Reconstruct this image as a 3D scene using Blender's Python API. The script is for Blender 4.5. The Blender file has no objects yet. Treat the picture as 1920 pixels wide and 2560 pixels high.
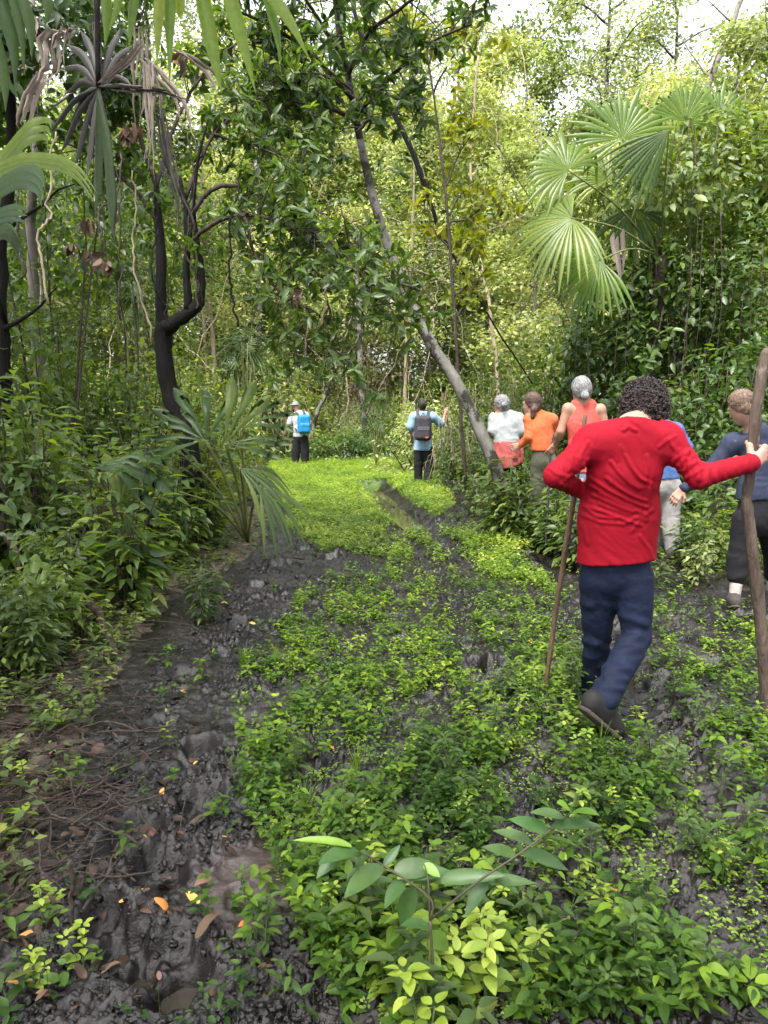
import bpy, math, random
import numpy as np
from mathutils import Vector, Matrix

SEED = 11
rng = np.random.default_rng(SEED)
random.seed(SEED)
rad = math.radians
scene = bpy.context.scene
COL = scene.collection

# ------------------------------------------------------------------ camera
F = 1923.0
PITCH = rad(7.87)
EYE = np.array([0.0, 0.0, 1.57])
FWD = np.array([0, math.cos(PITCH), -math.sin(PITCH)])
UPV = np.array([0, math.sin(PITCH), math.cos(PITCH)])
RGT = np.array([1.0, 0, 0])


def at(px, py, d):
    """world point seen at photo pixel (1920 x 2560) at world depth y = d"""
    v = FWD * F + UPV * (1280 - py) + RGT * (px - 960)
    return EYE + v * (d / v[1])


def ats(pts, d=None):
    return np.array([at(p[0], p[1], p[2] if len(p) > 2 else d) for p in pts])


def gnd(px, py, z=0.0):
    v = FWD * F + UPV * (1280 - py) + RGT * (px - 960)
    return EYE + v * ((z - EYE[2]) / v[2])


def topx(P):
    P = np.asarray(P, float) - EYE
    w = np.maximum(P @ FWD, 1e-3)
    return 960 + F * (P @ RGT) / w, 1280 - F * (P @ UPV) / w


cam = bpy.data.cameras.new('camera')
cam.sensor_fit = 'VERTICAL'
cam.sensor_height = 24.0
cam.lens = F / 2560 * 24.0
cam.clip_start = 0.05
cam.clip_end = 3000
camo = bpy.data.objects.new('camera', cam)
COL.objects.link(camo)
camo.location = EYE
camo.rotation_euler = (math.pi / 2 - PITCH, 0, 0)
scene.camera = camo


# ------------------------------------------------------------------ helpers
def norm(v):
    v = np.asarray(v, float)
    n = np.linalg.norm(v, axis=-1, keepdims=True)
    return v / np.maximum(n, 1e-9)


class MB:
    """collects geometry and builds one mesh"""

    def __init__(s):
        s.v, s.q, s.t, s.a, s.n = [], [], [], [], 0

    def add(s, v, quads=None, tris=None, shade=0.5):
        v = np.asarray(v, float)
        s.v.append(v)
        if quads is not None and len(quads):
            s.q.append(np.asarray(quads, np.int64) + s.n)
        if tris is not None and len(tris):
            s.t.append(np.asarray(tris, np.int64) + s.n)
        a = np.empty(len(v))
        a[:] = shade
        s.a.append(a)
        s.n += len(v)

    def mesh(s, name, origin=None, smooth=True, attrs=None):
        v = np.concatenate(s.v) if s.v else np.zeros((0, 3))
        if origin is not None:
            v = v - np.asarray(origin)
        q = np.concatenate(s.q) if s.q else np.zeros((0, 4), np.int64)
        t = np.concatenate(s.t) if s.t else np.zeros((0, 3), np.int64)
        me = bpy.data.meshes.new(name)
        me.vertices.add(len(v))
        me.vertices.foreach_set('co', v.astype(np.float32).ravel())
        nl = q.size + t.size
        me.loops.add(nl)
        me.loops.foreach_set('vertex_index', np.concatenate([q.ravel(), t.ravel()]).astype(np.int32))
        me.polygons.add(len(q) + len(t))
        st = np.concatenate([np.arange(len(q)) * 4, q.size + np.arange(len(t)) * 3]).astype(np.int32)
        me.polygons.foreach_set('loop_start', st)
        me.update(calc_edges=True)
        if smooth:
            me.polygons.foreach_set('use_smooth', np.ones(len(q) + len(t), bool))
        at_ = me.attributes.new('shade', 'FLOAT', 'POINT')
        at_.data.foreach_set('value', np.concatenate(s.a).astype(np.float32) if s.a else np.zeros(0, np.float32))
        for k, arr in (attrs or {}).items():
            x = me.attributes.new(k, 'FLOAT', 'POINT')
            x.data.foreach_set('value', np.asarray(arr, np.float32))
        return me


def tag(o, label=None, cat=None, group=None, kind=None):
    if label: o['label'] = label
    if cat: o['category'] = cat
    if group: o['group'] = group
    if kind: o['kind'] = kind
    return o


def thing(name, label, cat, loc=(0, 0, 0), group=None):
    o = bpy.data.objects.new(name, None)
    o.empty_display_size = 0.1
    COL.objects.link(o)
    o.location = Vector([float(c) for c in loc])
    return tag(o, label, cat, group)


def part(name, mb, mat, parent=None, local=False, smooth=True, label=None, attrs=None):
    org = None
    if parent is not None and not local:
        org = np.zeros(3)
        p = parent
        while p is not None:
            org = org + np.array(p.location)
            p = p.parent
    me = mb if isinstance(mb, bpy.types.Mesh) else mb.mesh(name, org, smooth, attrs)
    if mat is not None and not me.materials:
        me.materials.append(mat)
    o = bpy.data.objects.new(name, me)
    COL.objects.link(o)
    if parent is not None:
        o.parent = parent
    if label: o['label'] = label
    return o


def single(name, mb, mat, label, cat, group=None, loc=None, smooth=True):
    """a thing that is one mesh"""
    loc = np.zeros(3) if loc is None else np.asarray(loc, float)
    me = mb.mesh(name, loc, smooth)
    me.materials.append(mat)
    o = bpy.data.objects.new(name, me)
    COL.objects.link(o)
    o.location = loc
    return tag(o, label, cat, group)


def kids(o):
    return [c for c in COL.objects if c.parent == o]


def dup(root, children, loc, rz=0.0, sc=1.0, tilt=(0, 0), label=None):
    r = root.copy()
    COL.objects.link(r)
    r.location = Vector([float(c) for c in loc])
    r.rotation_euler = (tilt[0], tilt[1], rz)
    r.scale = (sc, sc, sc) if np.isscalar(sc) else sc
    if label: r['label'] = label
    for ch in children:
        c = ch.copy()
        COL.objects.link(c)
        c.parent = r
    return r


class Protos:
    """first use of a prototype moves the prototype itself, later uses copy it with its parts"""

    def __init__(s, items):
        s.items = [[r, [c for c in COL.objects if c.parent == r], False] for r in items]

    def put(s, i, loc, rz=0.0, sc=1.0, tilt=(0, 0), label=None):
        it = s.items[i % len(s.items)]
        if not it[2]:
            it[2] = True
            r = it[0]
            r.location = Vector([float(c) for c in loc])
            r.rotation_euler = (tilt[0], tilt[1], rz)
            r.scale = (sc, sc, sc) if np.isscalar(sc) else sc
            if label: r['label'] = label
            return r
        return dup(it[0], it[1], loc, rz, sc, tilt, label)

    def drop_unused(s):
        for r, ch, used in s.items:
            if not used:
                for c in ch:
                    bpy.data.objects.remove(c)
                bpy.data.objects.remove(r)


# ------------------------------------------------------------------ noise
_P = np.random.default_rng(5).permutation(256)
_P = np.concatenate([_P, _P])
_G = np.stack([np.cos(np.arange(256) * 2.399), np.sin(np.arange(256) * 2.399)], 1)


def perlin(x, y):
    x = np.asarray(x, float); y = np.asarray(y, float)
    xi = np.floor(x).astype(int); yi = np.floor(y).astype(int)
    xf = x - xi; yf = y - yi
    xi &= 255; yi &= 255
    u = xf * xf * xf * (xf * (xf * 6 - 15) + 10)
    v = yf * yf * yf * (yf * (yf * 6 - 15) + 10)

    def g(ix, iy, dx, dy):
        h = _P[_P[ix & 255] + (iy & 255)]
        return _G[h, 0] * dx + _G[h, 1] * dy
    a = g(xi, yi, xf, yf); b = g(xi + 1, yi, xf - 1, yf)
    c = g(xi, yi + 1, xf, yf - 1); d = g(xi + 1, yi + 1, xf - 1, yf - 1)
    return ((a * (1 - u) + b * u) * (1 - v) + (c * (1 - u) + d * u) * v) * 1.4


def fbm(x, y, o=4, ox=0.0):
    s = 0; a = 0.5; x = np.asarray(x) + ox; y = np.asarray(y) + ox * 1.7
    for i in range(o):
        s = s + a * perlin(x, y)
        x = x * 2.03 + 17.1; y = y * 2.03 + 9.7; a *= 0.5
    return s


def inside(poly, x, y):
    poly = np.asarray(poly, float)
    r = np.zeros(np.shape(x), bool)
    n = len(poly)
    for i in range(n):
        x1, y1 = poly[i]; x2, y2 = poly[(i + 1) % n]
        c = ((y1 > y) != (y2 > y)) & (x < (x2 - x1) * (y - y1) / (y2 - y1 + 1e-12) + x1)
        r ^= c
    return r


def seg_dist(x, y, pts):
    """distance to a polyline in the plane"""
    best = np.full(np.shape(x), 1e9)
    for (ax, ay), (bx, by) in zip(pts[:-1], pts[1:]):
        dx, dy = bx - ax, by - ay
        t = np.clip(((x - ax) * dx + (y - ay) * dy) / (dx * dx + dy * dy), 0, 1)
        best = np.minimum(best, np.hypot(x - ax - t * dx, y - ay - t * dy))
    return best


# ------------------------------------------------------------------ materials
def nmat(name):
    m = bpy.data.materials.new(name)
    m.use_nodes = True
    nt = m.node_tree
    nt.nodes.clear()
    out = nt.nodes.new('ShaderNodeOutputMaterial')
    return m, nt, out


def node(nt, typ, **kw):
    n = nt.nodes.new('ShaderNode' + typ)
    for k, v in kw.items():
        if k.startswith('_'):
            n.inputs[k[1:].replace('_', ' ')].default_value = v
        else:
            setattr(n, k, v)
    return n


def ramp(nt, src, stops):
    r = nt.nodes.new('ShaderNodeValToRGB')
    e = r.color_ramp.elements
    while len(e) > 1:
        e.remove(e[-1])
    e[0].position = stops[0][0]; e[0].color = (*stops[0][1], 1)
    for p, c in stops[1:]:
        x = e.new(p); x.color = (*c, 1)
    nt.links.new(src, r.inputs[0])
    return r


def leafmat(name, stops, rough=0.42, trans=0.4, tcol=(1.5, 1.5, 0.5), spec=0.5, spread=0.35):
    m, nt, out = nmat(name)
    L = nt.links.new
    a = node(nt, 'Attribute', attribute_name='shade')
    oi = node(nt, 'ObjectInfo')
    cr = ramp(nt, a.outputs['Fac'], stops)
    mr = node(nt, 'MapRange'); L(oi.outputs['Random'], mr.inputs[0])
    mr.inputs[3].default_value = 1 - spread; mr.inputs[4].default_value = 1 + spread
    hs = node(nt, 'HueSaturation'); L(cr.outputs[0], hs.inputs['Color']); L(mr.outputs[0], hs.inputs['Value'])
    mr2 = node(nt, 'MapRange'); L(oi.outputs['Random'], mr2.inputs[0])
    mr2.inputs[3].default_value = 0.515; mr2.inputs[4].default_value = 0.485
    L(mr2.outputs[0], hs.inputs['Hue'])
    # fine mottling over each leaf
    tc = node(nt, 'TexCoord'); nz = node(nt, 'TexNoise', _Scale=35.0, _Detail=2.0); L(tc.outputs['Object'], nz.inputs['Vector'])
    mr3 = node(nt, 'MapRange'); L(nz.outputs[0], mr3.inputs[0]); mr3.inputs[3].default_value = 0.7; mr3.inputs[4].default_value = 1.3
    mm = node(nt, 'Mix', data_type='RGBA', blend_type='MULTIPLY'); mm.inputs[0].default_value = 1
    L(hs.outputs[0], mm.inputs[6]); L(mr3.outputs[0], mm.inputs[7])
    p = node(nt, 'BsdfPrincipled', _Roughness=rough)
    p.inputs['Specular IOR Level'].default_value = spec
    L(mm.outputs[2], p.inputs['Base Color'])
    tr = node(nt, 'BsdfTranslucent')
    tm = node(nt, 'Mix', data_type='RGBA', blend_type='MULTIPLY'); tm.inputs[0].default_value = 1
    L(mm.outputs[2], tm.inputs[6]); tm.inputs[7].default_value = (*tcol, 1)
    L(tm.outputs[2], tr.inputs['Color'])
    mx = node(nt, 'MixShader'); mx.inputs[0].default_value = trans
    L(p.outputs[0], mx.inputs[1]); L(tr.outputs[0], mx.inputs[2]); L(mx.outputs[0], out.inputs[0])
    return m


def barkmat(name, c1, c2, c3=None, scale=8.0, rough=0.85, stretch=0.25, bump=0.6, moss=0.5):
    m, nt, out = nmat(name)
    L = nt.links.new
    tc = node(nt, 'TexCoord')
    mp = node(nt, 'Mapping'); mp.inputs['Scale'].default_value = (1, 1, stretch)
    L(tc.outputs['Object'], mp.inputs[0])
    nz = node(nt, 'TexNoise', _Scale=scale, _Detail=8.0, _Roughness=0.65); L(mp.outputs[0], nz.inputs['Vector'])
    cr = ramp(nt, nz.outputs[0], [(0.33, c1), (0.66, c2)])
    col = cr.outputs[0]
    if c3 is not None:
        n2 = node(nt, 'TexNoise', _Scale=scale * 0.45, _Detail=6.0, _Roughness=0.7); L(tc.outputs['Object'], n2.inputs['Vector'])
        r2 = ramp(nt, n2.outputs[0], [(moss, (0, 0, 0)), (moss + 0.07, (1, 1, 1))])
        mx = node(nt, 'Mix', data_type='RGBA'); L(r2.outputs[0], mx.inputs[0]); L(col, mx.inputs[6]); mx.inputs[7].default_value = (*c3, 1)
        col = mx.outputs[2]
    p = node(nt, 'BsdfPrincipled', _Roughness=rough)
    p.inputs['Specular IOR Level'].default_value = .2
    L(col, p.inputs['Base Color'])
    n3 = node(nt, 'TexNoise', _Scale=scale * 5, _Detail=6.0); L(mp.outputs[0], n3.inputs['Vector'])
    b = node(nt, 'Bump', _Strength=bump, _Distance=0.02); L(n3.outputs[0], b.inputs['Height']); L(b.outputs[0], p.inputs['Normal'])
    L(p.outputs[0], out.inputs[0])
    return m


def clothmat(name, c, c2=None, rough=0.85, scale=30.0, bump=0.25, sheen=0.0, wr=14.0, stain=None, spec=0.3):
    m, nt, out = nmat(name)
    L = nt.links.new
    tc = node(nt, 'TexCoord')
    nz = node(nt, 'TexNoise', _Scale=scale, _Detail=5.0, _Roughness=0.6); L(tc.outputs['Object'], nz.inputs['Vector'])
    c2 = c2 or tuple(x * 0.78 for x in c)
    cr = ramp(nt, nz.outputs[0], [(0.35, c2), (0.65, c)])
    col = cr.outputs[0]
    if stain is not None:
        n2 = node(nt, 'TexNoise', _Scale=stain[0], _Detail=7.0, _Roughness=0.65); L(tc.outputs['Object'], n2.inputs['Vector'])
        r2 = ramp(nt, n2.outputs[0], [(stain[1], (0, 0, 0)), (stain[1] + 0.08, (1, 1, 1))])
        mx = node(nt, 'Mix', data_type='RGBA'); L(r2.outputs[0], mx.inputs[0]); L(col, mx.inputs[6]); mx.inputs[7].default_value = (*stain[2], 1)
        col = mx.outputs[2]
    p = node(nt, 'BsdfPrincipled', _Roughness=rough)
    p.inputs['Specular IOR Level'].default_value = spec
    p.inputs['Sheen Weight'].default_value = sheen
    L(col, p.inputs['Base Color'])
    n3 = node(nt, 'TexNoise', _Scale=wr, _Detail=2.0, _Distortion=.4); L(tc.outputs['Object'], n3.inputs['Vector'])
    n4 = node(nt, 'TexNoise', _Scale=260.0, _Detail=1.0); L(tc.outputs['Object'], n4.inputs['Vector'])
    b = node(nt, 'Bump', _Strength=bump, _Distance=0.02); L(n3.outputs[0], b.inputs['Height'])
    b2 = node(nt, 'Bump', _Strength=0.1, _Distance=0.002); L(n4.outputs[0], b2.inputs['Height']); L(b.outputs[0], b2.inputs['Normal'])
    L(b2.outputs[0], p.inputs['Normal'])
    L(p.outputs[0], out.inputs[0])
    return m


def plainmat(name, c, rough=0.6, var=0.2, scale=20.0, spec=0.4, bump=0.0, sss=0.0):
    m, nt, out = nmat(name)
    L = nt.links.new
    tc = node(nt, 'TexCoord')
    nz = node(nt, 'TexNoise', _Scale=scale, _Detail=5.0); L(tc.outputs['Object'], nz.inputs['Vector'])
    cr = ramp(nt, nz.outputs[0], [(0.3, tuple(x * (1 - var) for x in c)), (0.7, tuple(min(1, x * (1 + var)) for x in c))])
    p = node(nt, 'BsdfPrincipled', _Roughness=rough)
    p.inputs['Specular IOR Level'].default_value = spec
    if sss:
        p.inputs['Subsurface Weight'].default_value = sss
        p.inputs['Subsurface Radius'].default_value = (0.012, 0.005, 0.003)
    L(cr.outputs[0], p.inputs['Base Color'])
    if bump:
        b = node(nt, 'Bump', _Strength=bump, _Distance=0.01); L(nz.outputs[0], b.inputs['Height']); L(b.outputs[0], p.inputs['Normal'])
    L(p.outputs[0], out.inputs[0])
    return m


# ------------------------------------------------------------------ shapes
def leaf_tpl(w=(0.0, 0.36, 0.5, 0.4, 0.0), x=(0.0, 0.22, 0.45, 0.75, 1.0), fold=0.18, droop=0.15, stalk=0.0):
    """leaf along +x: midrib with two folded halves; half-widths w at stations x"""
    n = len(x)
    V = []
    for i in range(n):
        z = -droop * x[i] ** 2
        V.append((x[i], 0, z))
    for sgn in (1, -1):
        for i in range(1, n - 1):
            V.append((x[i] - 0.03, sgn * w[i], -droop * x[i] ** 2 + fold * w[i]))
    m = n - 2
    q, t = [], []
    l = lambda i: n + i - 1
    r = lambda i: n + m + i - 1
    t.append((0, 1, l(1))); t.append((0, r(1), 1))
    for i in range(1, n - 2):
        q.append((i, i + 1, l(i + 1), l(i))); q.append((i, r(i), r(i + 1), i + 1))
    t.append((n - 2, n - 1, l(n - 2))); t.append((n - 2, r(n - 2), n - 1))
    return np.array(V, float), np.array(q, int).reshape(-1, 4), np.array(t, int).reshape(-1, 3)


T_OV = leaf_tpl(w=(0, .25, .46, .48, .27, 0), x=(0, .11, .3, .55, .82, 1))
T_LAN = leaf_tpl(w=(0, .27, .48, .42, .19, 0), x=(0, .13, .32, .56, .82, 1), droop=0.25)
T_MID = leaf_tpl(w=(0, 0.46, 0.42, 0), x=(0, 0.3, 0.65, 1), droop=0.2)
T_DIA = (np.array([(0, 0, 0), (0.45, 0.5, 0.05), (1, 0, -0.12), (0.45, -0.5, 0.05)], float), np.array([(0, 3, 2, 1)]), np.zeros((0, 3), int))
T_TRI = (np.array([(0, 0, 0), (0.4, 0.5, 0.1), (1, 0, -0.15), (0.4, -0.5, 0.1)], float), np.zeros((0, 4), int), np.array([(0, 2, 1), (0, 3, 2)]))


def leaves(mb, tpl, pos, d, n, L, Wd, shade):
    """scatter N leaves: base pos, pointing along d, upper side n, length L, width Wd"""
    V, q, t = tpl
    pos = np.asarray(pos, float); N = len(pos)
    if N == 0:
        return
    x = norm(np.broadcast_to(d, (N, 3)))
    y = norm(np.cross(np.broadcast_to(n, (N, 3)), x))
    z = np.cross(x, y)
    L = np.broadcast_to(L, N)[:, None, None]; Wd = np.broadcast_to(Wd, N)[:, None, None]
    P = pos[:, None, :] + L * (V[None, :, 0:1] * x[:, None, :]) + Wd * V[None, :, 1:2] * y[:, None, :] + L * V[None, :, 2:3] * z[:, None, :]
    k = len(V)
    off = (np.arange(N) * k)[:, None, None]
    mb.add(P.reshape(-1, 3), (q[None] + off).reshape(-1, 4) if len(q) else None, (t[None] + off).reshape(-1, 3) if len(t) else None,
           np.repeat(np.broadcast_to(shade, N), k))


def tube(mb, pts, r, sides=6, shade=0.5, knob=0.0, cap=True):
    pts = np.asarray(pts, float)
    n = len(pts)
    r = np.broadcast_to(np.asarray(r, float), (n,)) if np.ndim(r) == 0 else np.interp(np.linspace(0, 1, n), np.linspace(0, 1, len(r)), r)
    tg = norm(np.gradient(pts, axis=0))
    ref = np.array([0.13, 0.97, 0.2]) if abs(tg[0][2]) > 0.7 else np.array([0.1, 0.05, 1.0])
    a = norm(np.cross(tg, ref)); b = np.cross(tg, a)
    th = np.arange(sides) * 2 * math.pi / sides
    rr = r[:, None] * np.ones((1, sides))
    if knob:
        rr = rr * (1 + knob * rng.normal(size=rr.shape))
    V = pts[:, None, :] + rr[..., None] * (np.cos(th)[None, :, None] * a[:, None, :] + np.sin(th)[None, :, None] * b[:, None, :])
    V = V.reshape(-1, 3)
    i = np.arange(n - 1)[:, None] * sides; j = np.arange(sides)[None, :]; j2 = (j + 1) % sides
    q = np.stack([i + j, i + j2, i + sides + j2, i + sides + j], -1).reshape(-1, 4)
    t = None
    if cap:
        V = np.concatenate([V, pts[:1], pts[-1:]])
        c0, c1 = n * sides, n * sides + 1
        jj = np.arange(sides); jn = (jj + 1) % sides; e = (n - 1) * sides
        t = np.concatenate([np.stack([np.full(sides, c0), jn, jj], 1), np.stack([np.full(sides, c1), e + jj, e + jn], 1)])
    mb.add(V, q, t, shade)


def spline(pts, n):
    """Catmull-Rom through pts"""
    p = np.asarray(pts, float)
    if len(p) == 2:
        return p[0] + np.linspace(0, 1, n)[:, None] * (p[1] - p[0])
    p = np.concatenate([[2 * p[0] - p[1]], p, [2 * p[-1] - p[-2]]])
    m = len(p) - 3
    t = np.linspace(0, m - 1e-6, n)
    i = t.astype(int); u = (t - i)[:, None]
    a, b, c, d = p[i], p[i + 1], p[i + 2], p[i + 3]
    return 0.5 * (2 * b + (c - a) * u + (2 * a - 5 * b + 4 * c - d) * u ** 2 + (3 * b - a - 3 * c + d) * u ** 3)


def wig(pts, amp):
    """small random wander of a polyline"""
    p = np.array(pts, float)
    n = len(p)
    w = np.cumsum(rng.normal(size=(n, 3)), 0)
    w -= np.linspace(0, 1, n)[:, None] * w[-1]
    return p + w * amp / math.sqrt(max(n, 2))


def blade(mb, pts, width, side, fold=0.15, shade=0.5, taper=None, twist=0.0):
    """strap leaf or palm segment along pts, side = approximate width direction"""
    pts = np.asarray(pts, float); n = len(pts)
    tg = norm(np.gradient(pts, axis=0))
    sd = norm(np.asarray(side, float) - tg * np.sum(tg * np.asarray(side, float), -1, keepdims=True))
    nz = np.cross(sd, tg)
    t = np.linspace(0, 1, n)
    if twist:
        c, s_ = np.cos(twist * t)[:, None], np.sin(twist * t)[:, None]
        sd, nz = sd * c + nz * s_, nz * c - sd * s_
    w = width * (taper(t) if taper is not None else np.minimum(1, np.minimum(t * 6 + 0.15, (1 - t) * 2.2)))
    w = w[:, None] / 2
    V = np.stack([pts + sd * w + nz * w * fold * 2, pts, pts - sd * w + nz * w * fold * 2], 1).reshape(-1, 3)
    i = np.arange(n - 1) * 3
    q = np.concatenate([np.stack([i, i + 1, i + 4, i + 3], 1), np.stack([i + 1, i + 2, i + 5, i + 4], 1)])
    mb.add(V, q, None, shade)


def fan(mb, hub, fwd, nrm, R, n=26, spread=280, droop=0.25, split=0.5, shade=(0.3, 0.7), fold=0.3, cup=0.1, jit=0.06, floppy=0.0, wf=1.0):
    """palmate leaf: pleated segments joined near the hub, free and drooping at the tips"""
    fwd = norm(fwd); nrm = norm(np.asarray(nrm) - fwd * np.dot(fwd, nrm)); sdv = np.cross(fwd, nrm)
    sp = rad(spread); da = sp / n
    st = np.array([0.02, 0.2, 0.4, split, 0.72, 0.86, 0.95, 1.0])
    for i in range(n):
        a = -sp / 2 + (i + 0.5) * da + rng.normal() * jit * da
        d = math.cos(a) * fwd + math.sin(a) * sdv
        Ls = R * (0.78 + 0.22 * math.cos(a * 0.5)) * (1 + rng.normal() * 0.07)
        dr = droop * (0.6 + 0.8 * rng.random())
        tt = st
        pts = hub + d * (Ls * tt)[:, None] + nrm * (cup * Ls * tt ** 2)[:, None]
        fl = (floppy if rng.random() < floppy else 0)
        z = -dr * Ls * np.clip(tt - 0.35, 0, 1) ** 2 * 1.8
        pts[:, 2] += z
        if fl:
            k = tt > 0.7
            pts[k, 2] -= (tt[k] - 0.7) * Ls * 1.3
            pts[k] -= d * ((tt[k] - 0.7) * Ls * 0.8)[:, None]
        w = Ls * tt * math.tan(da / 2) * 2 * wf
        ws = Ls * split * math.tan(da / 2) * 2 * wf
        w = np.where(tt > split, ws * np.clip((1 - tt) / (1 - split), 0, 1) ** 0.7, w) * 1.04
        sv = norm(np.cross(np.cross(d, nrm), d) * 0 + (-math.sin(a) * fwd + math.cos(a) * sdv))
        w = w[:, None] / 2
        V = np.stack([pts + sv * w - nrm * w * fold, pts + nrm * w * fold, pts - sv * w - nrm * w * fold], 1).reshape(-1, 3)
        k = np.arange(len(tt) - 1) * 3
        q = np.concatenate([np.stack([k, k + 1, k + 4, k + 3], 1), np.stack([k + 1, k + 2, k + 5, k + 4], 1)])
        mb.add(V, q, None, rng.uniform(*shade))


# ------------------------------------------------------------------ implicit bodies
class SDF:
    def __init__(s, lo, hi, h):
        s.h = h
        s.lo = np.asarray(lo, float)
        s.n = np.ceil((np.asarray(hi, float) - s.lo) / h).astype(int) + 1
        s.f = np.ones(tuple(s.n), np.float32)

    def box(s, lo, hi):
        a = np.clip(np.floor((np.asarray(lo) - s.lo) / s.h).astype(int), 0, s.n)
        b = np.clip(np.ceil((np.asarray(hi) - s.lo) / s.h).astype(int) + 1, 0, s.n)
        sl = tuple(slice(int(x), int(y)) for x, y in zip(a, b))
        g = [(s.lo[i] + s.h * np.arange(a[i], b[i])).astype(np.float32) for i in range(3)]
        return sl, g[0][:, None, None], g[1][None, :, None], g[2][None, None, :]

    def _mix(s, sl, d, k, op):
        f = s.f[sl]
        if f.size == 0:
            return
        if op == 'u':
            hh = np.clip(0.5 + 0.5 * (f - d) / k, 0, 1)
            s.f[sl] = f * (1 - hh) + d * hh - k * hh * (1 - hh)
        else:
            hh = np.clip(0.5 - 0.5 * (f + d) / k, 0, 1)
            s.f[sl] = f * (1 - hh) - d * hh + k * hh * (1 - hh)

    def cap(s, a, b, ra, rb=None, k=0.02, n=None, q=1.0, op='u'):
        a = np.asarray(a, float); b = np.asarray(b, float); rb = ra if rb is None else rb
        m = max(ra, rb) + k + 3 * s.h
        sl, X, Y, Z = s.box(np.minimum(a, b) - m, np.maximum(a, b) + m)
        ab = b - a
        px, py, pz = X - a[0], Y - a[1], Z - a[2]
        sc = 1.0
        if n is not None:
            n = norm(n)
            e = (px * n[0] + py * n[1] + pz * n[2]) * (1 / q - 1)
            px, py, pz = px + n[0] * e, py + n[1] * e, pz + n[2] * e
            ab = ab + n * np.dot(ab, n) * (1 / q - 1)
            sc = 0.5 + 0.5 * q
        L2 = max(float(np.dot(ab, ab)), 1e-10)
        t = np.clip((px * ab[0] + py * ab[1] + pz * ab[2]) / L2, 0, 1)
        d = np.sqrt((px - t * ab[0]) ** 2 + (py - t * ab[1]) ** 2 + (pz - t * ab[2]) ** 2) - (ra + (rb - ra) * t)
        s._mix(sl, d * sc, k, op)

    def chain(s, pts, rs, k=0.02, **kw):
        for i in range(len(pts) - 1):
            s.cap(pts[i], pts[i + 1], rs[i], rs[i + 1], k, **kw)

    def ell(s, c, ax, r, k=0.02, op='u'):
        """ellipsoid with axes rows of ax and radii r"""
        c = np.asarray(c, float); ax = norm(np.asarray(ax, float)); r = np.asarray(r, float)
        m = r.max() + k + 3 * s.h
        sl, X, Y, Z = s.box(c - m, c + m)
        px, py, pz = X - c[0], Y - c[1], Z - c[2]
        u = [(px * ax[i][0] + py * ax[i][1] + pz * ax[i][2]) / r[i] for i in range(3)]
        d = (np.sqrt(u[0] ** 2 + u[1] ** 2 + u[2] ** 2) - 1) * r.min()
        s._mix(sl, d, k, op)

    def rbox(s, c, ax, half, rr, k=0.02, op='u'):
        c = np.asarray(c, float); ax = norm(np.asarray(ax, float)); half = np.asarray(half, float)
        m = np.linalg.norm(half) + k + 3 * s.h
        sl, X, Y, Z = s.box(c - m, c + m)
        px, py, pz = X - c[0], Y - c[1], Z - c[2]
        qv = [np.abs(px * ax[i][0] + py * ax[i][1] + pz * ax[i][2]) - (half[i] - rr) for i in range(3)]
        d = np.sqrt(sum(np.maximum(v, 0) ** 2 for v in qv)) + np.minimum(np.maximum(qv[0], np.maximum(qv[1], qv[2])), 0) - rr
        s._mix(sl, d, k, op)

    def cut(s, p, n):
        """remove everything on the side the normal points to"""
        n = norm(n)
        sl, X, Y, Z = s.box(s.lo, s.lo + s.h * s.n)
        d = (X - p[0]) * n[0] + (Y - p[1]) * n[1] + (Z - p[2]) * n[2]
        s.f = np.maximum(s.f, d.astype(np.float32)[:s.f.shape[0], :s.f.shape[1], :s.f.shape[2]])

    def neckcut(s, p, n, R):
        n = norm(n); p = np.asarray(p)
        sl, X, Y, Z = s.box(p - R - .02, p + R + .02)
        d = (X - p[0]) * n[0] + (Y - p[1]) * n[1] + (Z - p[2]) * n[2]
        e = R - np.sqrt((X - p[0]) ** 2 + (Y - p[1]) ** 2 + (Z - p[2]) ** 2)
        s.f[sl] = np.maximum(s.f[sl], np.minimum(d, e))

    def surf(s):
        f = s.f.copy()
        f[0] = f[-1] = 1; f[:, 0] = f[:, -1] = 1; f[:, :, 0] = f[:, :, -1] = 1
        ins = f < 0
        cnt = np.zeros(tuple(np.array(f.shape) - 1), np.int8)
        cor = [(i, j, k) for i in (0, 1) for j in (0, 1) for k in (0, 1)]
        N = cnt.shape
        for i, j, k in cor:
            cnt += ins[i:i + N[0], j:j + N[1], k:k + N[2]]
        act = (cnt > 0) & (cnt < 8)
        idx = np.argwhere(act)
        vid = np.full(N, -1, np.int64); vid[act] = np.arange(len(idx))
        fv = {c: f[idx[:, 0] + c[0], idx[:, 1] + c[1], idx[:, 2] + c[2]] for c in cor}
        acc = np.zeros((len(idx), 3)); num = np.zeros(len(idx))
        for c in cor:
            for ax in range(3):
                if c[ax] == 0:
                    c2 = list(c); c2[ax] = 1; c2 = tuple(c2)
                    a, b = fv[c], fv[c2]
                    m = (a < 0) != (b < 0)
                    t = np.where(m, a / np.where(m, a - b, 1), 0)
                    P = np.tile(np.array(c, float), (len(idx), 1)); P[:, ax] += t
                    acc += P * m[:, None]; num += m
        V = s.lo + s.h * (idx + acc / np.maximum(num, 1)[:, None])
        Q = []
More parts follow.
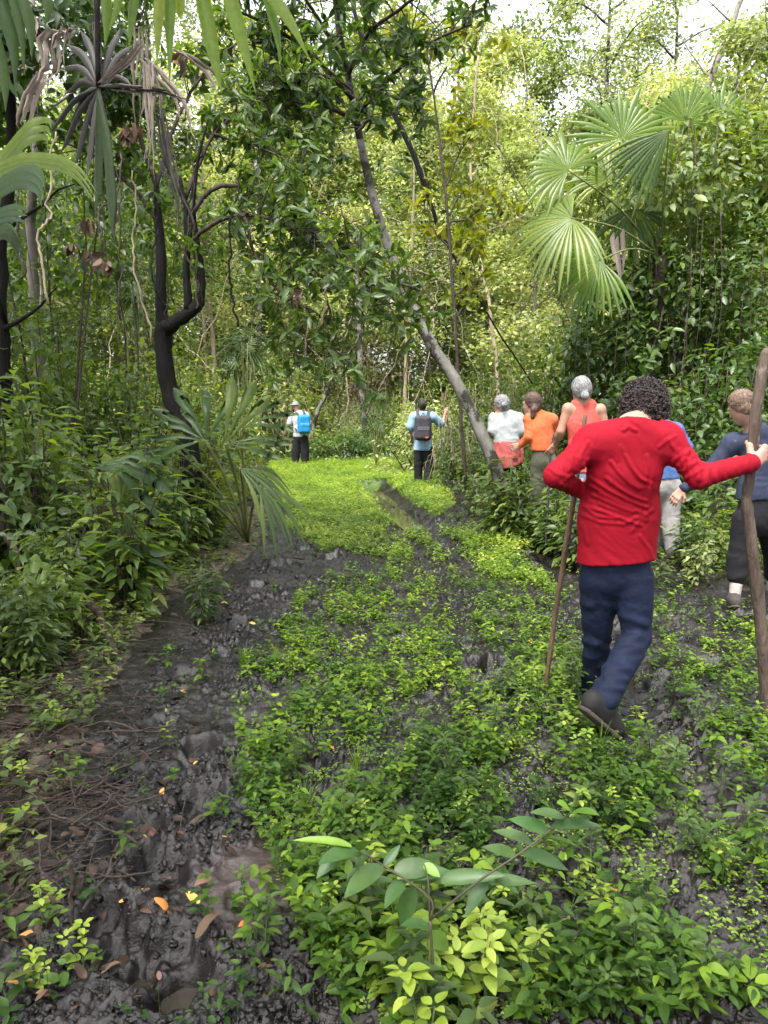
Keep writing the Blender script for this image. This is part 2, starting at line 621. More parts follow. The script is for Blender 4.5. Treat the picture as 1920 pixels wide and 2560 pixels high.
        for ax in range(3):
            o1, o2 = (ax + 1) % 3, (ax + 2) % 3
            a = np.moveaxis(ins, [ax, o1, o2], [0, 1, 2])
            vv = np.moveaxis(vid, [ax, o1, o2], [0, 1, 2])
            e = a[:-1, 1:-1, 1:-1] != a[1:, 1:-1, 1:-1]
            I = np.argwhere(e)
            i, j, k = I[:, 0], I[:, 1] + 1, I[:, 2] + 1
            q = np.stack([vv[i, j - 1, k - 1], vv[i, j, k - 1], vv[i, j, k], vv[i, j - 1, k]], 1)
            flip = ~a[i, j, k]
            q[flip] = q[flip][:, ::-1]
            Q.append(q)
        Q = np.concatenate(Q)
        return V, Q

    def into(s, mb, disp=None, relax=1):
        V, Q = s.surf()
        if len(V) == 0:
            return
        for _ in range(relax):
            acc = np.zeros_like(V); num = np.zeros(len(V))
            for a in range(4):
                b = Q[:, (a + 1) % 4]; aa = Q[:, a]
                np.add.at(acc, aa, V[b]); np.add.at(num, aa, 1)
                np.add.at(acc, b, V[aa]); np.add.at(num, b, 1)
            V = V * 0.5 + 0.5 * acc / np.maximum(num, 1)[:, None]
        if disp is not None:
            nn = np.cross(V[Q[:, 2]] - V[Q[:, 0]], V[Q[:, 3]] - V[Q[:, 1]])
            vn = np.zeros_like(V)
            for a in range(4):
                np.add.at(vn, Q[:, a], nn)
            vn = norm(vn)
            V = V + vn * disp(V)[:, None]
        mb.add(V, Q)
# ------------------------------------------------------------------ ground
FIELD = [(640, 1200), (690, 1150), (780, 1132), (900, 1128), (1010, 1150), (1080, 1190), (1140, 1265), (1085, 1290), (1035, 1262), (960, 1200), (925, 1225), (985, 1300), (900, 1325), (800, 1310), (720, 1280), (660, 1240)]
WEEDS = [(1060, 1310), (1150, 1290), (1330, 1370), (1460, 1480), (1470, 1650), (1640, 1850), (1920, 1900), (1920, 2560), (900, 2560), (745, 2330), (660, 2120), (590, 1980), (575, 1760), (640, 1620), (760, 1500), (860, 1430), (960, 1380)]
RIGHTW = [(1600, 1460), (1920, 1540), (1920, 1920), (1640, 1860), (1580, 1640)]
LEFTF = [(-600, 1160), (640, 1150), (690, 1300), (620, 1400), (420, 1520), (330, 1650), (240, 1800), (150, 2050), (60, 2300), (-100, 2560), (-900, 2560)]
RUTS = [
    ([(930, 1208), (965, 1245), (1010, 1292), (1065, 1320)], 0.30, 0.13),
    ([(1065, 1320), (1150, 1400), (1180, 1450)], 0.12, 0.05),
    ([(1330, 1385), (1450, 1490), (1545, 1640), (1660, 1850), (1840, 2120)], 0.15, 0.07),
    ([(1010, 1345), (1120, 1470), (1180, 1640), (1260, 1820)], 0.10, 0.045),
    ([(1130, 1235), (1240, 1300), (1350, 1365), (1480, 1440)], 0.16, 0.08),
]
RUTW = [(np.array([gnd(*p)[:2] for p in r]), w, d) for r, w, d in RUTS]
HOLES_PX = [(503, 1870, .085), (503, 2012, .105), (336, 2082, .085), (307, 1966, .07), (399, 2183, .10), (278, 2137, .085), (405, 2400, .095),
            (457, 2452, .11), (278, 2374, .09), (249, 2304, .075), (399, 1824, .07), (560, 1640, .07), (455, 1700, .075), (600, 1560, .08),
            (520, 1520, .08), (640, 1470, .09), (700, 1420, .1), (760, 1380, .1), (820, 1400, .1), (1215, 1668, .1), (1180, 1650, .08),
            (1650, 1700, .08), (1770, 1660, .08), (1830, 1900, .1), (1480, 2210, .09), (1400, 2290, .1), (870, 1360, .1), (980, 1350, .1)]
hr = np.random.default_rng(3)
HOLES = []
for a, b, r in HOLES_PX:
    p = gnd(a, b)
    HOLES.append((p[0], p[1], r * hr.uniform(.9, 1.2), hr.uniform(1.0, 1.5), hr.uniform(-0.6, 0.6), hr.uniform(.07, .11)))
for i in range(420):
    y = 1.9 + 9 * hr.random() ** 1.5
    x = hr.uniform(-1.5, 2.6) if y > 5 else hr.uniform(-1.25, 1.2)
    a, b = topx([x, y, 0])
    if inside(LEFTF, a, b):
        continue
    HOLES.append((x, y, hr.uniform(.025, .06), hr.uniform(1.0, 1.8), hr.uniform(-1, 1), hr.uniform(.010, .030)))


def masks(x, y):
    px, py = topx(np.stack([x, y, np.zeros_like(x)], -1))
    wob = 26 * fbm(x * 2.2, y * 2.2, 3)
    left = inside(LEFTF, px + wob, py + wob * 0.5)
    return px, py, left


SMOOTH = gnd(625, 2195)[:2]


def ground_z(x, y, fine=True):
    x = np.asarray(x, float); y = np.asarray(y, float)
    px, py, left = masks(x, y)
    xl = -0.95 - .10 * np.clip(y - 2, 0, 4) - .22 * np.clip(y - 8, 0, 12) + .15 * fbm(x * 2, y * 2, 2, 3.)
    lf = np.clip((xl + .15 - x) / .45, 0, 1)
    near = np.clip((26 - y) / 8, 0, 1) * np.clip(1 - (np.abs(x) - 5) / 4, 0, 1)
    z = 0.10 * fbm(x * 0.35, y * 0.35, 3) * near
    z = z + 0.04 * fbm(x * 1.6, y * 1.6, 3, 4.0)
    # bank under the left-hand and right-hand vegetation
    z = z + 0.14 * np.clip((xl - x) / 1.1, 0, 1) * np.clip((y - 2.5), 0, 1)
    mud = (1 - 0.85 * lf) * near
    sm = np.exp(-(((x - SMOOTH[0]) / 0.16) ** 2 + ((y - SMOOTH[1]) / 0.22) ** 2) ** 2)
    if fine:
        w1 = 0.05 * fbm(x * 3, y * 3, 3, 8.0); w2 = 0.02 * perlin(x * 21, y * 21)
        pitm = np.zeros_like(x)
        for hx, hy, r, el, ang, dp in HOLES[:28]:
            k = np.where((np.abs(x - hx) < r * 2.2) & (np.abs(y - hy) < r * 2.2))
            if len(k[0]):
                c, s_ = math.cos(ang), math.sin(ang); dx, dy = x[k] - hx, y[k] - hy
                pitm[k] = np.maximum(pitm[k], np.exp(-(((dx * c + dy * s_) / r) ** 2 + ((-dx * s_ + dy * c) / (r * el)) ** 2) ** 2))
        amp = np.clip(0.75 + 1.7 * fbm(x * 1.7, y * 1.7, 2, 30.0), 0.12, 1.45) * (1 - 0.9 * sm) * (1 - .75 * pitm)
        h1 = 0
        for fq, am in ((10.0, .022), (19.0, .026), (36.0, .019), (70.0, .009)):
            q = np.abs(perlin((x + w1 + w2) * fq + fq, (y + w1 - w2) * fq))
            h1 = h1 + am * 1.5 * q ** .85
        lump = np.clip(perlin(x * 8 + 3, y * 8) - 0.05, 0, 1)
        z = z + mud * amp * (1.15 * h1 - .028 + 0.020 * lump)
        for hx, hy, r, el, ang, dp in HOLES:
            c, s_ = math.cos(ang), math.sin(ang)
            k = np.where((np.abs(x - hx) < r * 3.2) & (np.abs(y - hy) < r * 3.2))
            if len(k[0]) == 0:
                continue
            dx, dy = x[k] - hx, y[k] - hy
            u = (dx * c + dy * s_) / r; v = (-dx * s_ + dy * c) / (r * el)
            rr = np.hypot(u, v) + 0.22 * perlin(x[k] * 14 + hx * 7, y[k] * 14)
            pit = 1 / (1 + np.exp((rr - 0.95) * 9))
            rim = np.exp(-((rr - 1.28) / 0.24) ** 2)
            z[k] += (-dp * pit + dp * 0.25 * rim) * (1 - 0.6 * lf[k])
            # the bottom of a boot hole is smoother than the churned mud round it
    for pts, w, d in RUTW:
        dd = seg_dist(x, y, pts) / w * (1 + 0.35 * fbm(x * 3, y * 3, 2, 50.0))
        z = z - d * np.exp(-dd ** 2.4) + 0.35 * d * np.exp(-((dd - 1.35) / 0.3) ** 2)
    return z


def build_ground():
    rows = np.concatenate([np.linspace(-25, 0.4, 14), np.geomspace(1.2, 11, 760), np.geomspace(11.1, 40, 190), np.geomspace(42, 1500, 26)])
    u = np.linspace(-1, 1, 680)
    u = np.sign(u) * (0.30 * np.abs(u) + 0.70 * np.abs(u) ** 4)
    hw = np.maximum(6, 1.5 * rows + 3)
    hw[rows > 41] = np.maximum(hw[rows > 41], 0) + (rows[rows > 41] - 41) * 0.5
    Yv = np.repeat(rows[:, None], len(u), 1)
    Xv = u[None] * hw[:, None]
    z = ground_z(Xv, Yv)
    nr, nc = Xv.shape
    V = np.stack([Xv, Yv, z], -1).reshape(-1, 3)
    i = np.arange(nr - 1)[:, None] * nc; j = np.arange(nc - 1)[None]
    q = np.stack([i + j, i + j + 1, i + nc + j + 1, i + nc + j], -1).reshape(-1, 4)
    mb = MB(); mb.add(V, q)
    x, y = V[:, 0], V[:, 1]
    px, py, left = masks(x, y)
    litter = left.astype(float)
    litter = np.maximum(litter, np.clip((np.abs(x + 0.5) - 3.4) / 1.2, 0, 1) * (y > 3))
    litter = np.maximum(litter, np.clip((y - 22) / 3, 0, 1))
    green = inside(FIELD, px, py).astype(float)
    smv = np.exp(-(((x - SMOOTH[0]) / 0.18) ** 2 + ((y - SMOOTH[1]) / 0.25) ** 2) ** 2)
    o = bpy.data.objects.new('ground', mb.mesh('ground', attrs=dict(litter=litter, green=green, silt=smv)))
    COL.objects.link(o)
    tag(o, 'dark churned mud track with boot holes between the forest edges', kind='structure')
    # material
    m, nt, out = nmat('mud')
    L = nt.links.new
    tc = node(nt, 'TexCoord')
    n1 = node(nt, 'TexNoise', _Scale=2.6, _Detail=8.0, _Roughness=0.62); L(tc.outputs['Object'], n1.inputs['Vector'])
    n2 = node(nt, 'TexNoise', _Scale=26.0, _Detail=8.0, _Roughness=0.7); L(tc.outputs['Object'], n2.inputs['Vector'])
    mud = ramp(nt, n1.outputs[0], [(0.30, (0.0036, 0.0027, 0.0024)), (0.5, (0.0080, 0.0062, 0.0056)), (0.72, (0.021, 0.0163, 0.0148))])
    spk = ramp(nt, n2.outputs[0], [(0.30, (0.45, 0.45, 0.46)), (0.52, (1, 1, 1)), (0.72, (1.9, 1.8, 1.75))])
    mm = node(nt, 'Mix', data_type='RGBA', blend_type='MULTIPLY'); mm.inputs[0].default_value = 1
    L(mud.outputs[0], mm.inputs[6]); L(spk.outputs[0], mm.inputs[7])
    sa = node(nt, 'Attribute', attribute_name='silt')
    ms = node(nt, 'Mix', data_type='RGBA'); L(sa.outputs['Fac'], ms.inputs[0]); L(mm.outputs[2], ms.inputs[6]); ms.inputs[7].default_value = (0.050, 0.036, 0.034, 1)
    la = node(nt, 'Attribute', attribute_name='litter')
    n3 = node(nt, 'TexVoronoi', _Scale=22.0); L(tc.outputs['Object'], n3.inputs['Vector'])
    lit = ramp(nt, n3.outputs['Color'], [(0.15, (0.020, 0.017, 0.014)), (0.5, (0.055, 0.042, 0.030)), (0.85, (0.11, 0.08, 0.055))])
    m3 = node(nt, 'Mix', data_type='RGBA'); L(la.outputs['Fac'], m3.inputs[0]); L(ms.outputs[2], m3.inputs[6]); L(lit.outputs[0], m3.inputs[7])
    ga = node(nt, 'Attribute', attribute_name='green')
    gm = node(nt, 'Math', operation='MULTIPLY'); L(ga.outputs['Fac'], gm.inputs[0]); gm.inputs[1].default_value = 0.55
    m4 = node(nt, 'Mix', data_type='RGBA'); L(gm.outputs[0], m4.inputs[0]); L(m3.outputs[2], m4.inputs[6]); m4.inputs[7].default_value = (0.075, 0.13, 0.02, 1)
    p = node(nt, 'BsdfPrincipled')
    p.inputs['Specular IOR Level'].default_value = 0.55
    L(m4.outputs[2], p.inputs['Base Color'])
    rr = ramp(nt, n1.outputs[0], [(0.35, (0.18,) * 3), (0.52, (0.30,) * 3), (0.75, (0.55,) * 3)])
    rmx = node(nt, 'Math', operation='MAXIMUM'); L(rr.outputs[0], rmx.inputs[0]); L(la.outputs['Fac'], rmx.inputs[1]); L(rmx.outputs[0], p.inputs['Roughness'])
    n5 = node(nt, 'TexNoise', _Scale=70.0, _Detail=6.0, _Roughness=0.7); L(tc.outputs['Object'], n5.inputs['Vector'])
    b = node(nt, 'Bump', _Strength=0.55, _Distance=0.012); L(n5.outputs[0], b.inputs['Height']); L(b.outputs[0], p.inputs['Normal'])
    L(p.outputs[0], out.inputs[0])
    o.data.materials.append(m)
    return o


build_ground()

# standing water in the rut and in the deepest boot holes
wm, nt, out = nmat('muddy_water')
p = node(nt, 'BsdfPrincipled', _Roughness=0.06)
nz = node(nt, 'TexNoise', _Scale=5.0, _Detail=4.0)
cr = ramp(nt, nz.outputs[0], [(0.35, (0.020, 0.017, 0.013)), (0.65, (0.040, 0.034, 0.027))])
nt.links.new(cr.outputs[0], p.inputs['Base Color']); nt.links.new(p.outputs[0], out.inputs[0])


def puddle(cx, cy, rx, ry, z, ang=0.0, label=None):
    mb = MB()
    th = np.linspace(0, 2 * math.pi, 24, endpoint=False)
    c, s_ = math.cos(ang), math.sin(ang)
    u, v = np.cos(th) * rx, np.sin(th) * ry
    V = np.stack([cx + u * c - v * s_, cy + u * s_ + v * c, np.full(24, z)], 1)
    V = np.concatenate([V, [[cx, cy, z]]])
    mb.add(V, None, [(24, i, (i + 1) % 24) for i in range(24)])
    o = single('puddle', mb, wm, None, None)
    tag(o, label, kind='structure')


w0 = RUTW[0][0]
zs = ground_z(w0[:, 0], w0[:, 1], False)
mid = (w0[1] + w0[2]) / 2
dv = w0[2] - w0[0]
puddle(mid[0] - .02, mid[1] + .2, 0.17, np.hypot(*dv) * 0.55, float(zs[1:3].mean()) + 0.062, math.atan2(dv[1], dv[0]) - math.pi / 2, 'long brown puddle standing in the wheel rut')
for k in (7, 6):
    hx, hy, r, el, ang, dp = HOLES[k]
    g = ground_z(np.array([hx]), np.array([hy]))[0]
    puddle(hx, hy, r * 1.25, r * el * 1.25, g + 0.012, ang, 'small brown puddle at the bottom of a boot hole')
# ------------------------------------------------------------------ plants
# leaf colours: dark, mid, light, yellow
LM_DARK = leafmat('dark_glossy_leaf', [(0, (.026, .048, .015)), (.45, (.054, .098, .022)), (.8, (.105, .165, .030)), (1, (.19, .225, .042))], rough=.4, trans=.42, tcol=(1.9, 1.9, .6))
LM_MID = leafmat('mid_green_leaf', [(0, (.034, .056, .017)), (.45, (.075, .118, .028)), (.8, (.145, .20, .042)), (1, (.27, .28, .07))], rough=.45, trans=.42, tcol=(1.7, 1.7, .55))
LM_PALE = leafmat('pale_green_leaf', [(0, (.10, .125, .052)), (.45, (.20, .235, .094)), (.8, (.31, .345, .135)), (1, (.46, .44, .19))], rough=.5, trans=.48, tcol=(1.3, 1.42, .7))
LM_LIME = leafmat('lime_leaf', [(0, (.070, .125, .018)), (.5, (.165, .255, .032)), (.85, (.29, .375, .055)), (1, (.42, .46, .09))], rough=.45, trans=.4, tcol=(1.3, 1.35, .5), spread=.15)
LM_WEED = leafmat('weed_leaf', [(0, (.022, .052, .009)), (.4, (.064, .125, .014)), (.75, (.150, .240, .020)), (1, (.30, .38, .035))], rough=.5, spec=.3, trans=.4, tcol=(1.4, 1.5, .5), spread=.25)
LM_YEL = leafmat('yellowing_leaf', [(0, (.10, .14, .02)), (.4, (.21, .25, .025)), (.75, (.36, .34, .03)), (.93, (.50, .40, .04)), (1, (.6, .28, .03))], rough=.5, trans=.5, tcol=(1.3, 1.25, .5), spread=.12)
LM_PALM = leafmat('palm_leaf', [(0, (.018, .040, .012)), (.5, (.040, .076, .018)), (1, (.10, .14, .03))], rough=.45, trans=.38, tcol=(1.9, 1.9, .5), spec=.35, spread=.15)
LM_PALMY = leafmat('yellow_green_palm_leaf', [(0, (.055, .10, .014)), (.5, (.105, .165, .018)), (1, (.21, .25, .03))], rough=.36, trans=.5, tcol=(1.8, 1.9, .4), spread=.1)  # brighter, yellower palm leaf colours with more translucency
LM_DEAD = leafmat('dead_palm_leaf', [(0, (.13, .105, .09)), (.5, (.25, .205, .18)), (1, (.42, .35, .31))], rough=.8, trans=.15, tcol=(1.2, 1.1, 1.0), spec=.2, spread=.1)
LM_DKDEAD = leafmat('withered_palm_leaf', [(0, (.010, .010, .010)), (.5, (.026, .022, .020)), (1, (.075, .055, .046))], rough=.6, trans=.06, tcol=(1.2, 1.1, 1.0), spread=.1)
LM_BROWN = leafmat('brown_leaf', [(0, (.016, .009, .006)), (.35, (.044, .023, .015)), (.7, (.090, .048, .030)), (1, (.18, .11, .07))], rough=.6, trans=.15, tcol=(1.3, 1.0, .8), spec=.4)
LM_TAN = leafmat('dry_tan_leaf', [(0, (.10, .085, .05)), (.5, (.20, .175, .105)), (1, (.34, .30, .19))], rough=.7, trans=.3, tcol=(1.2, 1.15, .9), spec=.2)
LM_ORANGE = leafmat('orange_leaf', [(0, (.42, .13, .03)), (.5, (.60, .23, .05)), (1, (.70, .40, .10))], rough=.5, trans=.2, tcol=(1.2, 1.0, .7), spread=.1)
BK_DARK = barkmat('dark_bark', (.0035, .003, .0027), (.011, .0095, .0085), (.035, .036, .03), scale=10, stretch=.2, bump=1.0, moss=.68)
BK_PALE = barkmat('pale_mottled_bark', (.085, .080, .070), (.185, .175, .160), (.022, .021, .014), scale=5, stretch=.6, bump=.7, moss=.47)
BK_GREY = barkmat('grey_bark', (.09, .08, .07), (.21, .19, .165), (.06, .066, .04), scale=5, stretch=.35, bump=.6, moss=.56)
BK_TWIG = barkmat('twig_bark', (.024, .0175, .0145), (.070, .054, .044), (.11, .095, .083), scale=16, bump=.6, moss=.6)
BK_TAN = barkmat('dry_stem', (.16, .125, .085), (.34, .28, .20), scale=12, bump=.3)
BK_GREEN = barkmat('green_stem', (.035, .06, .02), (.09, .125, .045), scale=12, bump=.2)
M_PETI = barkmat('petiole', (.09, .105, .035), (.17, .18, .07), scale=10, bump=.2)

rs = np.random.default_rng(21)


def rnd_dirs(n, zlo=-.6, zhi=.5):
    th = rs.uniform(0, 2 * math.pi, n); z = rs.uniform(zlo, zhi, n); c = np.sqrt(np.maximum(0, 1 - z * z))
    return np.stack([np.cos(th) * c, np.sin(th) * c, z], 1)


def up_n(n, j=.5):
    return norm(np.array([0, 0, 1.0]) + rs.normal(size=(n, 3)) * j)


def along(pts, t):
    pts = np.asarray(pts); n = len(pts) - 1
    x = np.clip(t, 0, .9999) * n; i = x.astype(int); u = (x - i)[:, None]
    return pts[i] * (1 - u) + pts[i + 1] * u


def rosettes(mb, tips, dirs, k, L, W, tpl, shade, spread=.95, jit=.25):
    """k leaves whorled round each tip"""
    n = len(tips)
    tips = np.repeat(tips, k, 0); dirs = norm(np.repeat(dirs, k, 0))
    rad_ = norm(np.cross(dirs, rs.normal(size=dirs.shape)))
    d = norm(dirs * (1 - spread * rs.uniform(.5, 1.1, (n * k, 1))) + rad_ + rs.normal(size=dirs.shape) * jit + np.array([0, 0, -.25]))
    nn = norm(dirs + np.array([0, 0, .9]) + rs.normal(size=dirs.shape) * .3)
    l = L * rs.uniform(.55, 1.15, n * k)
    leaves(mb, tpl, tips - dirs * rs.uniform(0, .05, (n * k, 1)), d, nn, l, l * W, np.clip(shade + rs.normal(size=n * k) * .16, 0, 1))


def leafy_limb(wood, leaf, pts, r, ntw, tl, L, W, k=7, tpl=T_OV, shade=.4, droop=.3, t0=.2, sub=3, sides=6):
    """a limb with side twigs that end in whorls of leaves"""
    P = wig(spline(pts, 22), .03)
    tube(wood, P, r, sides)
    ax = norm(P[-1] - P[0])
    tips, dirs = [], []
    for i in range(ntw):
        a = along(P, np.array([t0 + (1 - t0) * (i + rs.random()) / ntw]))[0]
        d = norm(rs.normal(size=3) * .8 + ax * .5 + np.array([0, 0, .15 - droop * .5]))
        l = tl * rs.uniform(.5, 1.3)
        Q = wig(spline([a, a + d * l * .5 + [0, 0, .03], a + d * l - np.array([0, 0, droop * l * .5])], 7), .015)
        tube(wood, Q, [r[-1] * .75, r[-1] * .25], 4)
        tips.append(Q[-1]); dirs.append(norm(Q[-1] - Q[-3]))
        for j in range(sub):
            b = along(Q, np.array([rs.uniform(.3, .95)]))[0]
            d2 = norm(d * .4 + rs.normal(size=3) * .7); e = b + d2 * l * rs.uniform(.25, .5)
            tube(wood, np.array([b, (b + e) / 2 + [0, 0, .01], e]), [r[-1] * .35, r[-1] * .18], 3, cap=False)
            tips.append(e); dirs.append(d2)
    rosettes(leaf, np.array(tips), np.array(dirs), k, L, W, tpl, shade)


# ---------- prototypes -------------------------------------------------------
def P_(name, label, cat, group):
    return thing(name, label, cat, (0, 0, 0), group)


def mk_tree(label, group, H, r0, fb, nb, spread, L, nleaf, mat, bark, tpl=T_DIA, W=.5, clump=.32, shade=.5, lean=.06, trans=None, fine=True):
    T = P_('forest_tree', label, 'tree', group)
    wood, leaf = MB(), MB()
    lx = rs.normal(size=2) * lean * H
    tr = spline([(0, 0, -.3), (lx[0] * .3, lx[1] * .3, H * .33), (lx[0] * .5, lx[1] * .9, H * .66), (lx[0], lx[1], H)], 16)
    tr = wig(tr, .1)
    tube(wood, tr, [r0 * 1.25, r0, r0 * .75, r0 * .2], 9, knob=.04)
    pts = []
    for i in range(nb):
        t = fb + (1 - fb) * (i + rs.random()) / nb
        a = along(tr, np.array([t]))[0]
        az = i * 2.4 + rs.normal() * .4
        l = spread * (1.15 - .75 * abs((t - fb) / (1 - fb) - .35)) * rs.uniform(.7, 1.2)
        d = np.array([math.cos(az), math.sin(az), rs.uniform(-.05, .55)])
        Q = wig(spline([a, a + d * l * .5 + [0, 0, l * .1], a + d * l + [0, 0, -.1 * l]], 9), .07)
        tube(wood, Q, [r0 * .32, r0 * .06], 5)
        for j in range(7):
            b = along(Q, np.array([rs.uniform(.3, 1)]))[0]
            e = b + norm(rs.normal(size=3) + [0, 0, -.1]) * l * rs.uniform(.2, .45)
            tube(wood, np.array([b, (b + e) / 2 + rs.normal(size=3) * .05, e]), [r0 * .09, r0 * .03], 3, cap=False)
            pts += [b * .6 + e * .4, e, e]
    pts = np.array(pts)
    # leaves hang in clumps about the twig ends
    w = rs.random(len(pts)) ** 1.6 + .12
    idx = rs.choice(len(pts), nleaf, p=w / w.sum())
    p = pts[idx] + rs.normal(size=(nleaf, 3)) * clump * np.array([1, 1, .75])
    sh = (shade + .2 * rs.normal(size=len(pts)))[idx] + rs.normal(size=nleaf) * .13
    l = L * rs.uniform(.6, 1.3, nleaf)
    leaves(leaf, tpl, p, rnd_dirs(nleaf, -.8, .35), up_n(nleaf, .7), l, l * W, np.clip(sh, 0, 1))
    part('trunk', wood, bark, T); part('crown', leaf, mat, T)
    return T


def mk_mound(name, cat, label, group, rx, ry, rz, n, L, mat, stem, tpl=T_DIA, W=.5, shade=.45, nstem=16, hang=10, inner=.35, z0=0.0):
    """a bush or a vine-draped hump: leaves over an uneven shell with more inside, stems below, trailing strands"""
    T = P_(name, label, cat, group)
    leaf, wood = MB(), MB()
    ph = rs.uniform(0, 10)
    d = rnd_dirs(n, -.25, 1.0)
    lump = 1 + .34 * fbm(d[:, 0] * 2.1 + ph, d[:, 1] * 2.1 + d[:, 2] * 2.3, 3) + .22 * perlin(d[:, 0] * 7 + ph, d[:, 2] * 7 + d[:, 1] * 5)
    depth = 1 - inner * rs.random(n) ** 2.2
    p = d * (lump * depth)[:, None] * np.array([rx, ry, rz])
    p[:, 2] = np.maximum(p[:, 2] + z0, .02 + .1 * rs.random(n))
    dens = fbm(p[:, 0] * 1.3 / max(rx, 1) + ph, p[:, 2] * 1.6 / max(rz, 1) + p[:, 1], 3, 5.0) > -.16
    p, d, depth = p[dens], d[dens], depth[dens]
    m = len(p)
    pat = fbm(p[:, 0] * .9 + ph * 3, p[:, 2] * .9 + p[:, 1] * .7, 2)
    l = L * rs.uniform(.5, 1.3, m) * (1 + .5 * np.clip(pat, -.5, .7))
    dirs = norm(rnd_dirs(m, -.9, .3) + d * .5 + np.array([0, 0, -.35]))
    leaves(leaf, tpl, p, dirs, norm(d + np.array([0, 0, .8]) + rs.normal(size=(m, 3)) * .45), l, l * W * rs.uniform(.7, 1.2, m),
           np.clip(shade + .45 * pat + rs.normal(size=m) * .14, 0, 1))
    for i in range(nstem):
        a = rs.uniform(0, 6.28); q = rs.uniform(.2, .95)
        e = np.array([math.cos(a) * rx * q, math.sin(a) * ry * q, rz * rs.uniform(.4, 1.0) * (1.1 - q * .5) + z0])
        b = np.array([e[0] * .35, e[1] * .35, 0]) + rs.normal(size=3) * [.1, .1, 0]
        tube(wood, wig(spline([b, (b + e) / 2 + rs.normal(size=3) * .12 * rx, e], 8), .05), [.010 + .006 * rz, .004], 5)
    for i in range(hang):
        a = rs.uniform(0, 6.28); q = rs.uniform(.6, 1.02)
        s0 = np.array([math.cos(a) * rx * q, math.sin(a) * ry * q, rz * math.sqrt(max(.05, 1.1 - q * q)) + z0])
        e = s0 * [1.08, 1.08, 1] - [0, 0, s0[2] * rs.uniform(.4, .95)]
        tube(wood, wig(spline([s0, (s0 + e) / 2 + rs.normal(size=3) * .08, e], 8), .04), [.006, .003], 4)
    part('stem', wood, stem, T); part('foliage', leaf, mat, T)
    return T


def mk_shrub(label, group, nst, H, L, W, nl, mat, stem, tpl=T_LAN, shade=.45, name='shrub', cat='shrub', lean=.45):
    T = P_(name, label, cat, group)
    leaf, wood = MB(), MB()
    for i in range(nst):
        a = rs.uniform(0, 6.28); h = H * rs.uniform(.5, 1.1); o = lean * h * rs.uniform(.2, 1)
        P = wig(spline([(rs.normal() * .04, rs.normal() * .04, -.03), (math.cos(a) * o * .35, math.sin(a) * o * .35, h * .5), (math.cos(a) * o, math.sin(a) * o, h)], 8), .02)
        tube(wood, P, [.0055 + .003 * H, .0018], 5)
        t = rs.uniform(.18, 1, nl); p = along(P, t)
        k = rs.uniform(0, 6.28, nl); out = np.stack([np.cos(k), np.sin(k), rs.uniform(-.25, .5, nl)], 1)
        off = rs.uniform(0, .22, nl) * H
        q = p + norm(out) * off[:, None]
        for u in range(0, nl, 2):
            tube(wood, np.array([p[u], q[u]]), [.002, .001], 3, cap=False)
        l = L * rs.uniform(.5, 1.2, nl)
        leaves(leaf, tpl, q, norm(out + np.array([0, 0, -.2])), up_n(nl, .35), l, l * W, np.clip(shade + rs.normal(size=nl) * .18 + .12 * rs.normal(), 0, 1))
    part('stem', wood, stem, T); part('foliage', leaf, mat, T)
    return T


def gz(x, y):
    return float(ground_z(np.array([float(x)]), np.array([float(y)]), False)[0])


# ---------- the forest behind ------------------------------------------------
G1 = 'forest trees behind the clearing'
trees = Protos([
    mk_tree('slender forest tree with pale yellow-green leaves in the wood behind the clearing', G1, 15, .14, .22, 16, 2.9, .25, 13000, LM_PALE, BK_GREY, clump=.42, shade=.55),
    mk_tree('slender forest tree with mid green leaves in the wood behind the clearing', G1, 13, .12, .15, 16, 2.6, .23, 12000, LM_MID, BK_GREY, clump=.38, shade=.6),
    mk_tree('tall thin-crowned forest tree with small pale leaves against the sky', G1, 19, .16, .35, 18, 3.2, .18, 7500, LM_PALE, BK_PALE, clump=.5, shade=.5),
    mk_tree('slender forest tree with pale yellow-green leaves in the wood behind the clearing', G1, 11, .10, .1, 16, 2.4, .22, 12000, LM_PALE, BK_GREY, clump=.36, shade=.62),
    mk_tree('slender forest tree with mid green leaves in the wood behind the clearing', G1, 16, .15, .25, 17, 3.0, .26, 12500, LM_MID, BK_PALE, clump=.45, shade=.7),
    mk_tree('leggy forest tree with sparse leaves and bare pale limbs behind the clearing', G1, 14, .09, .3, 15, 2.4, .18, 5000, LM_PALE, BK_TAN, clump=.4, shade=.7),
])
BUSH = 'bushes along the foot of the forest'
bush = Protos([
    mk_mound('bush', 'bush', 'pale green leafy bush at the foot of the forest behind the clearing', BUSH, 1.7, 1.4, 2.3, 3600, .14, LM_PALE, BK_TAN, shade=.5, nstem=26, hang=16),
    mk_mound('bush', 'bush', 'mid green leafy bush at the foot of the forest behind the clearing', BUSH, 1.9, 1.5, 2.9, 4000, .15, LM_MID, BK_TAN, shade=.6, nstem=26, hang=18),
    mk_mound('bush', 'bush', 'pale green leafy bush at the foot of the forest behind the clearing', BUSH, 1.4, 1.3, 1.7, 3000, .12, LM_PALE, BK_TAN, shade=.45, nstem=24, hang=10),
    mk_mound('bush', 'bush', 'tall vine-hung bush rising among the trees behind the clearing', BUSH, 1.6, 1.4, 4.6, 5200, .16, LM_MID, BK_TAN, shade=.66, nstem=30, hang=30),
    mk_mound('bush', 'bush', 'dry beige tangle of twigs and dead leaves among the bushes behind the clearing', BUSH, 1.5, 1.2, 3.2, 1700, .13, LM_TAN, BK_TAN, shade=.5, nstem=70, hang=50),
])
fr = np.random.default_rng(8)


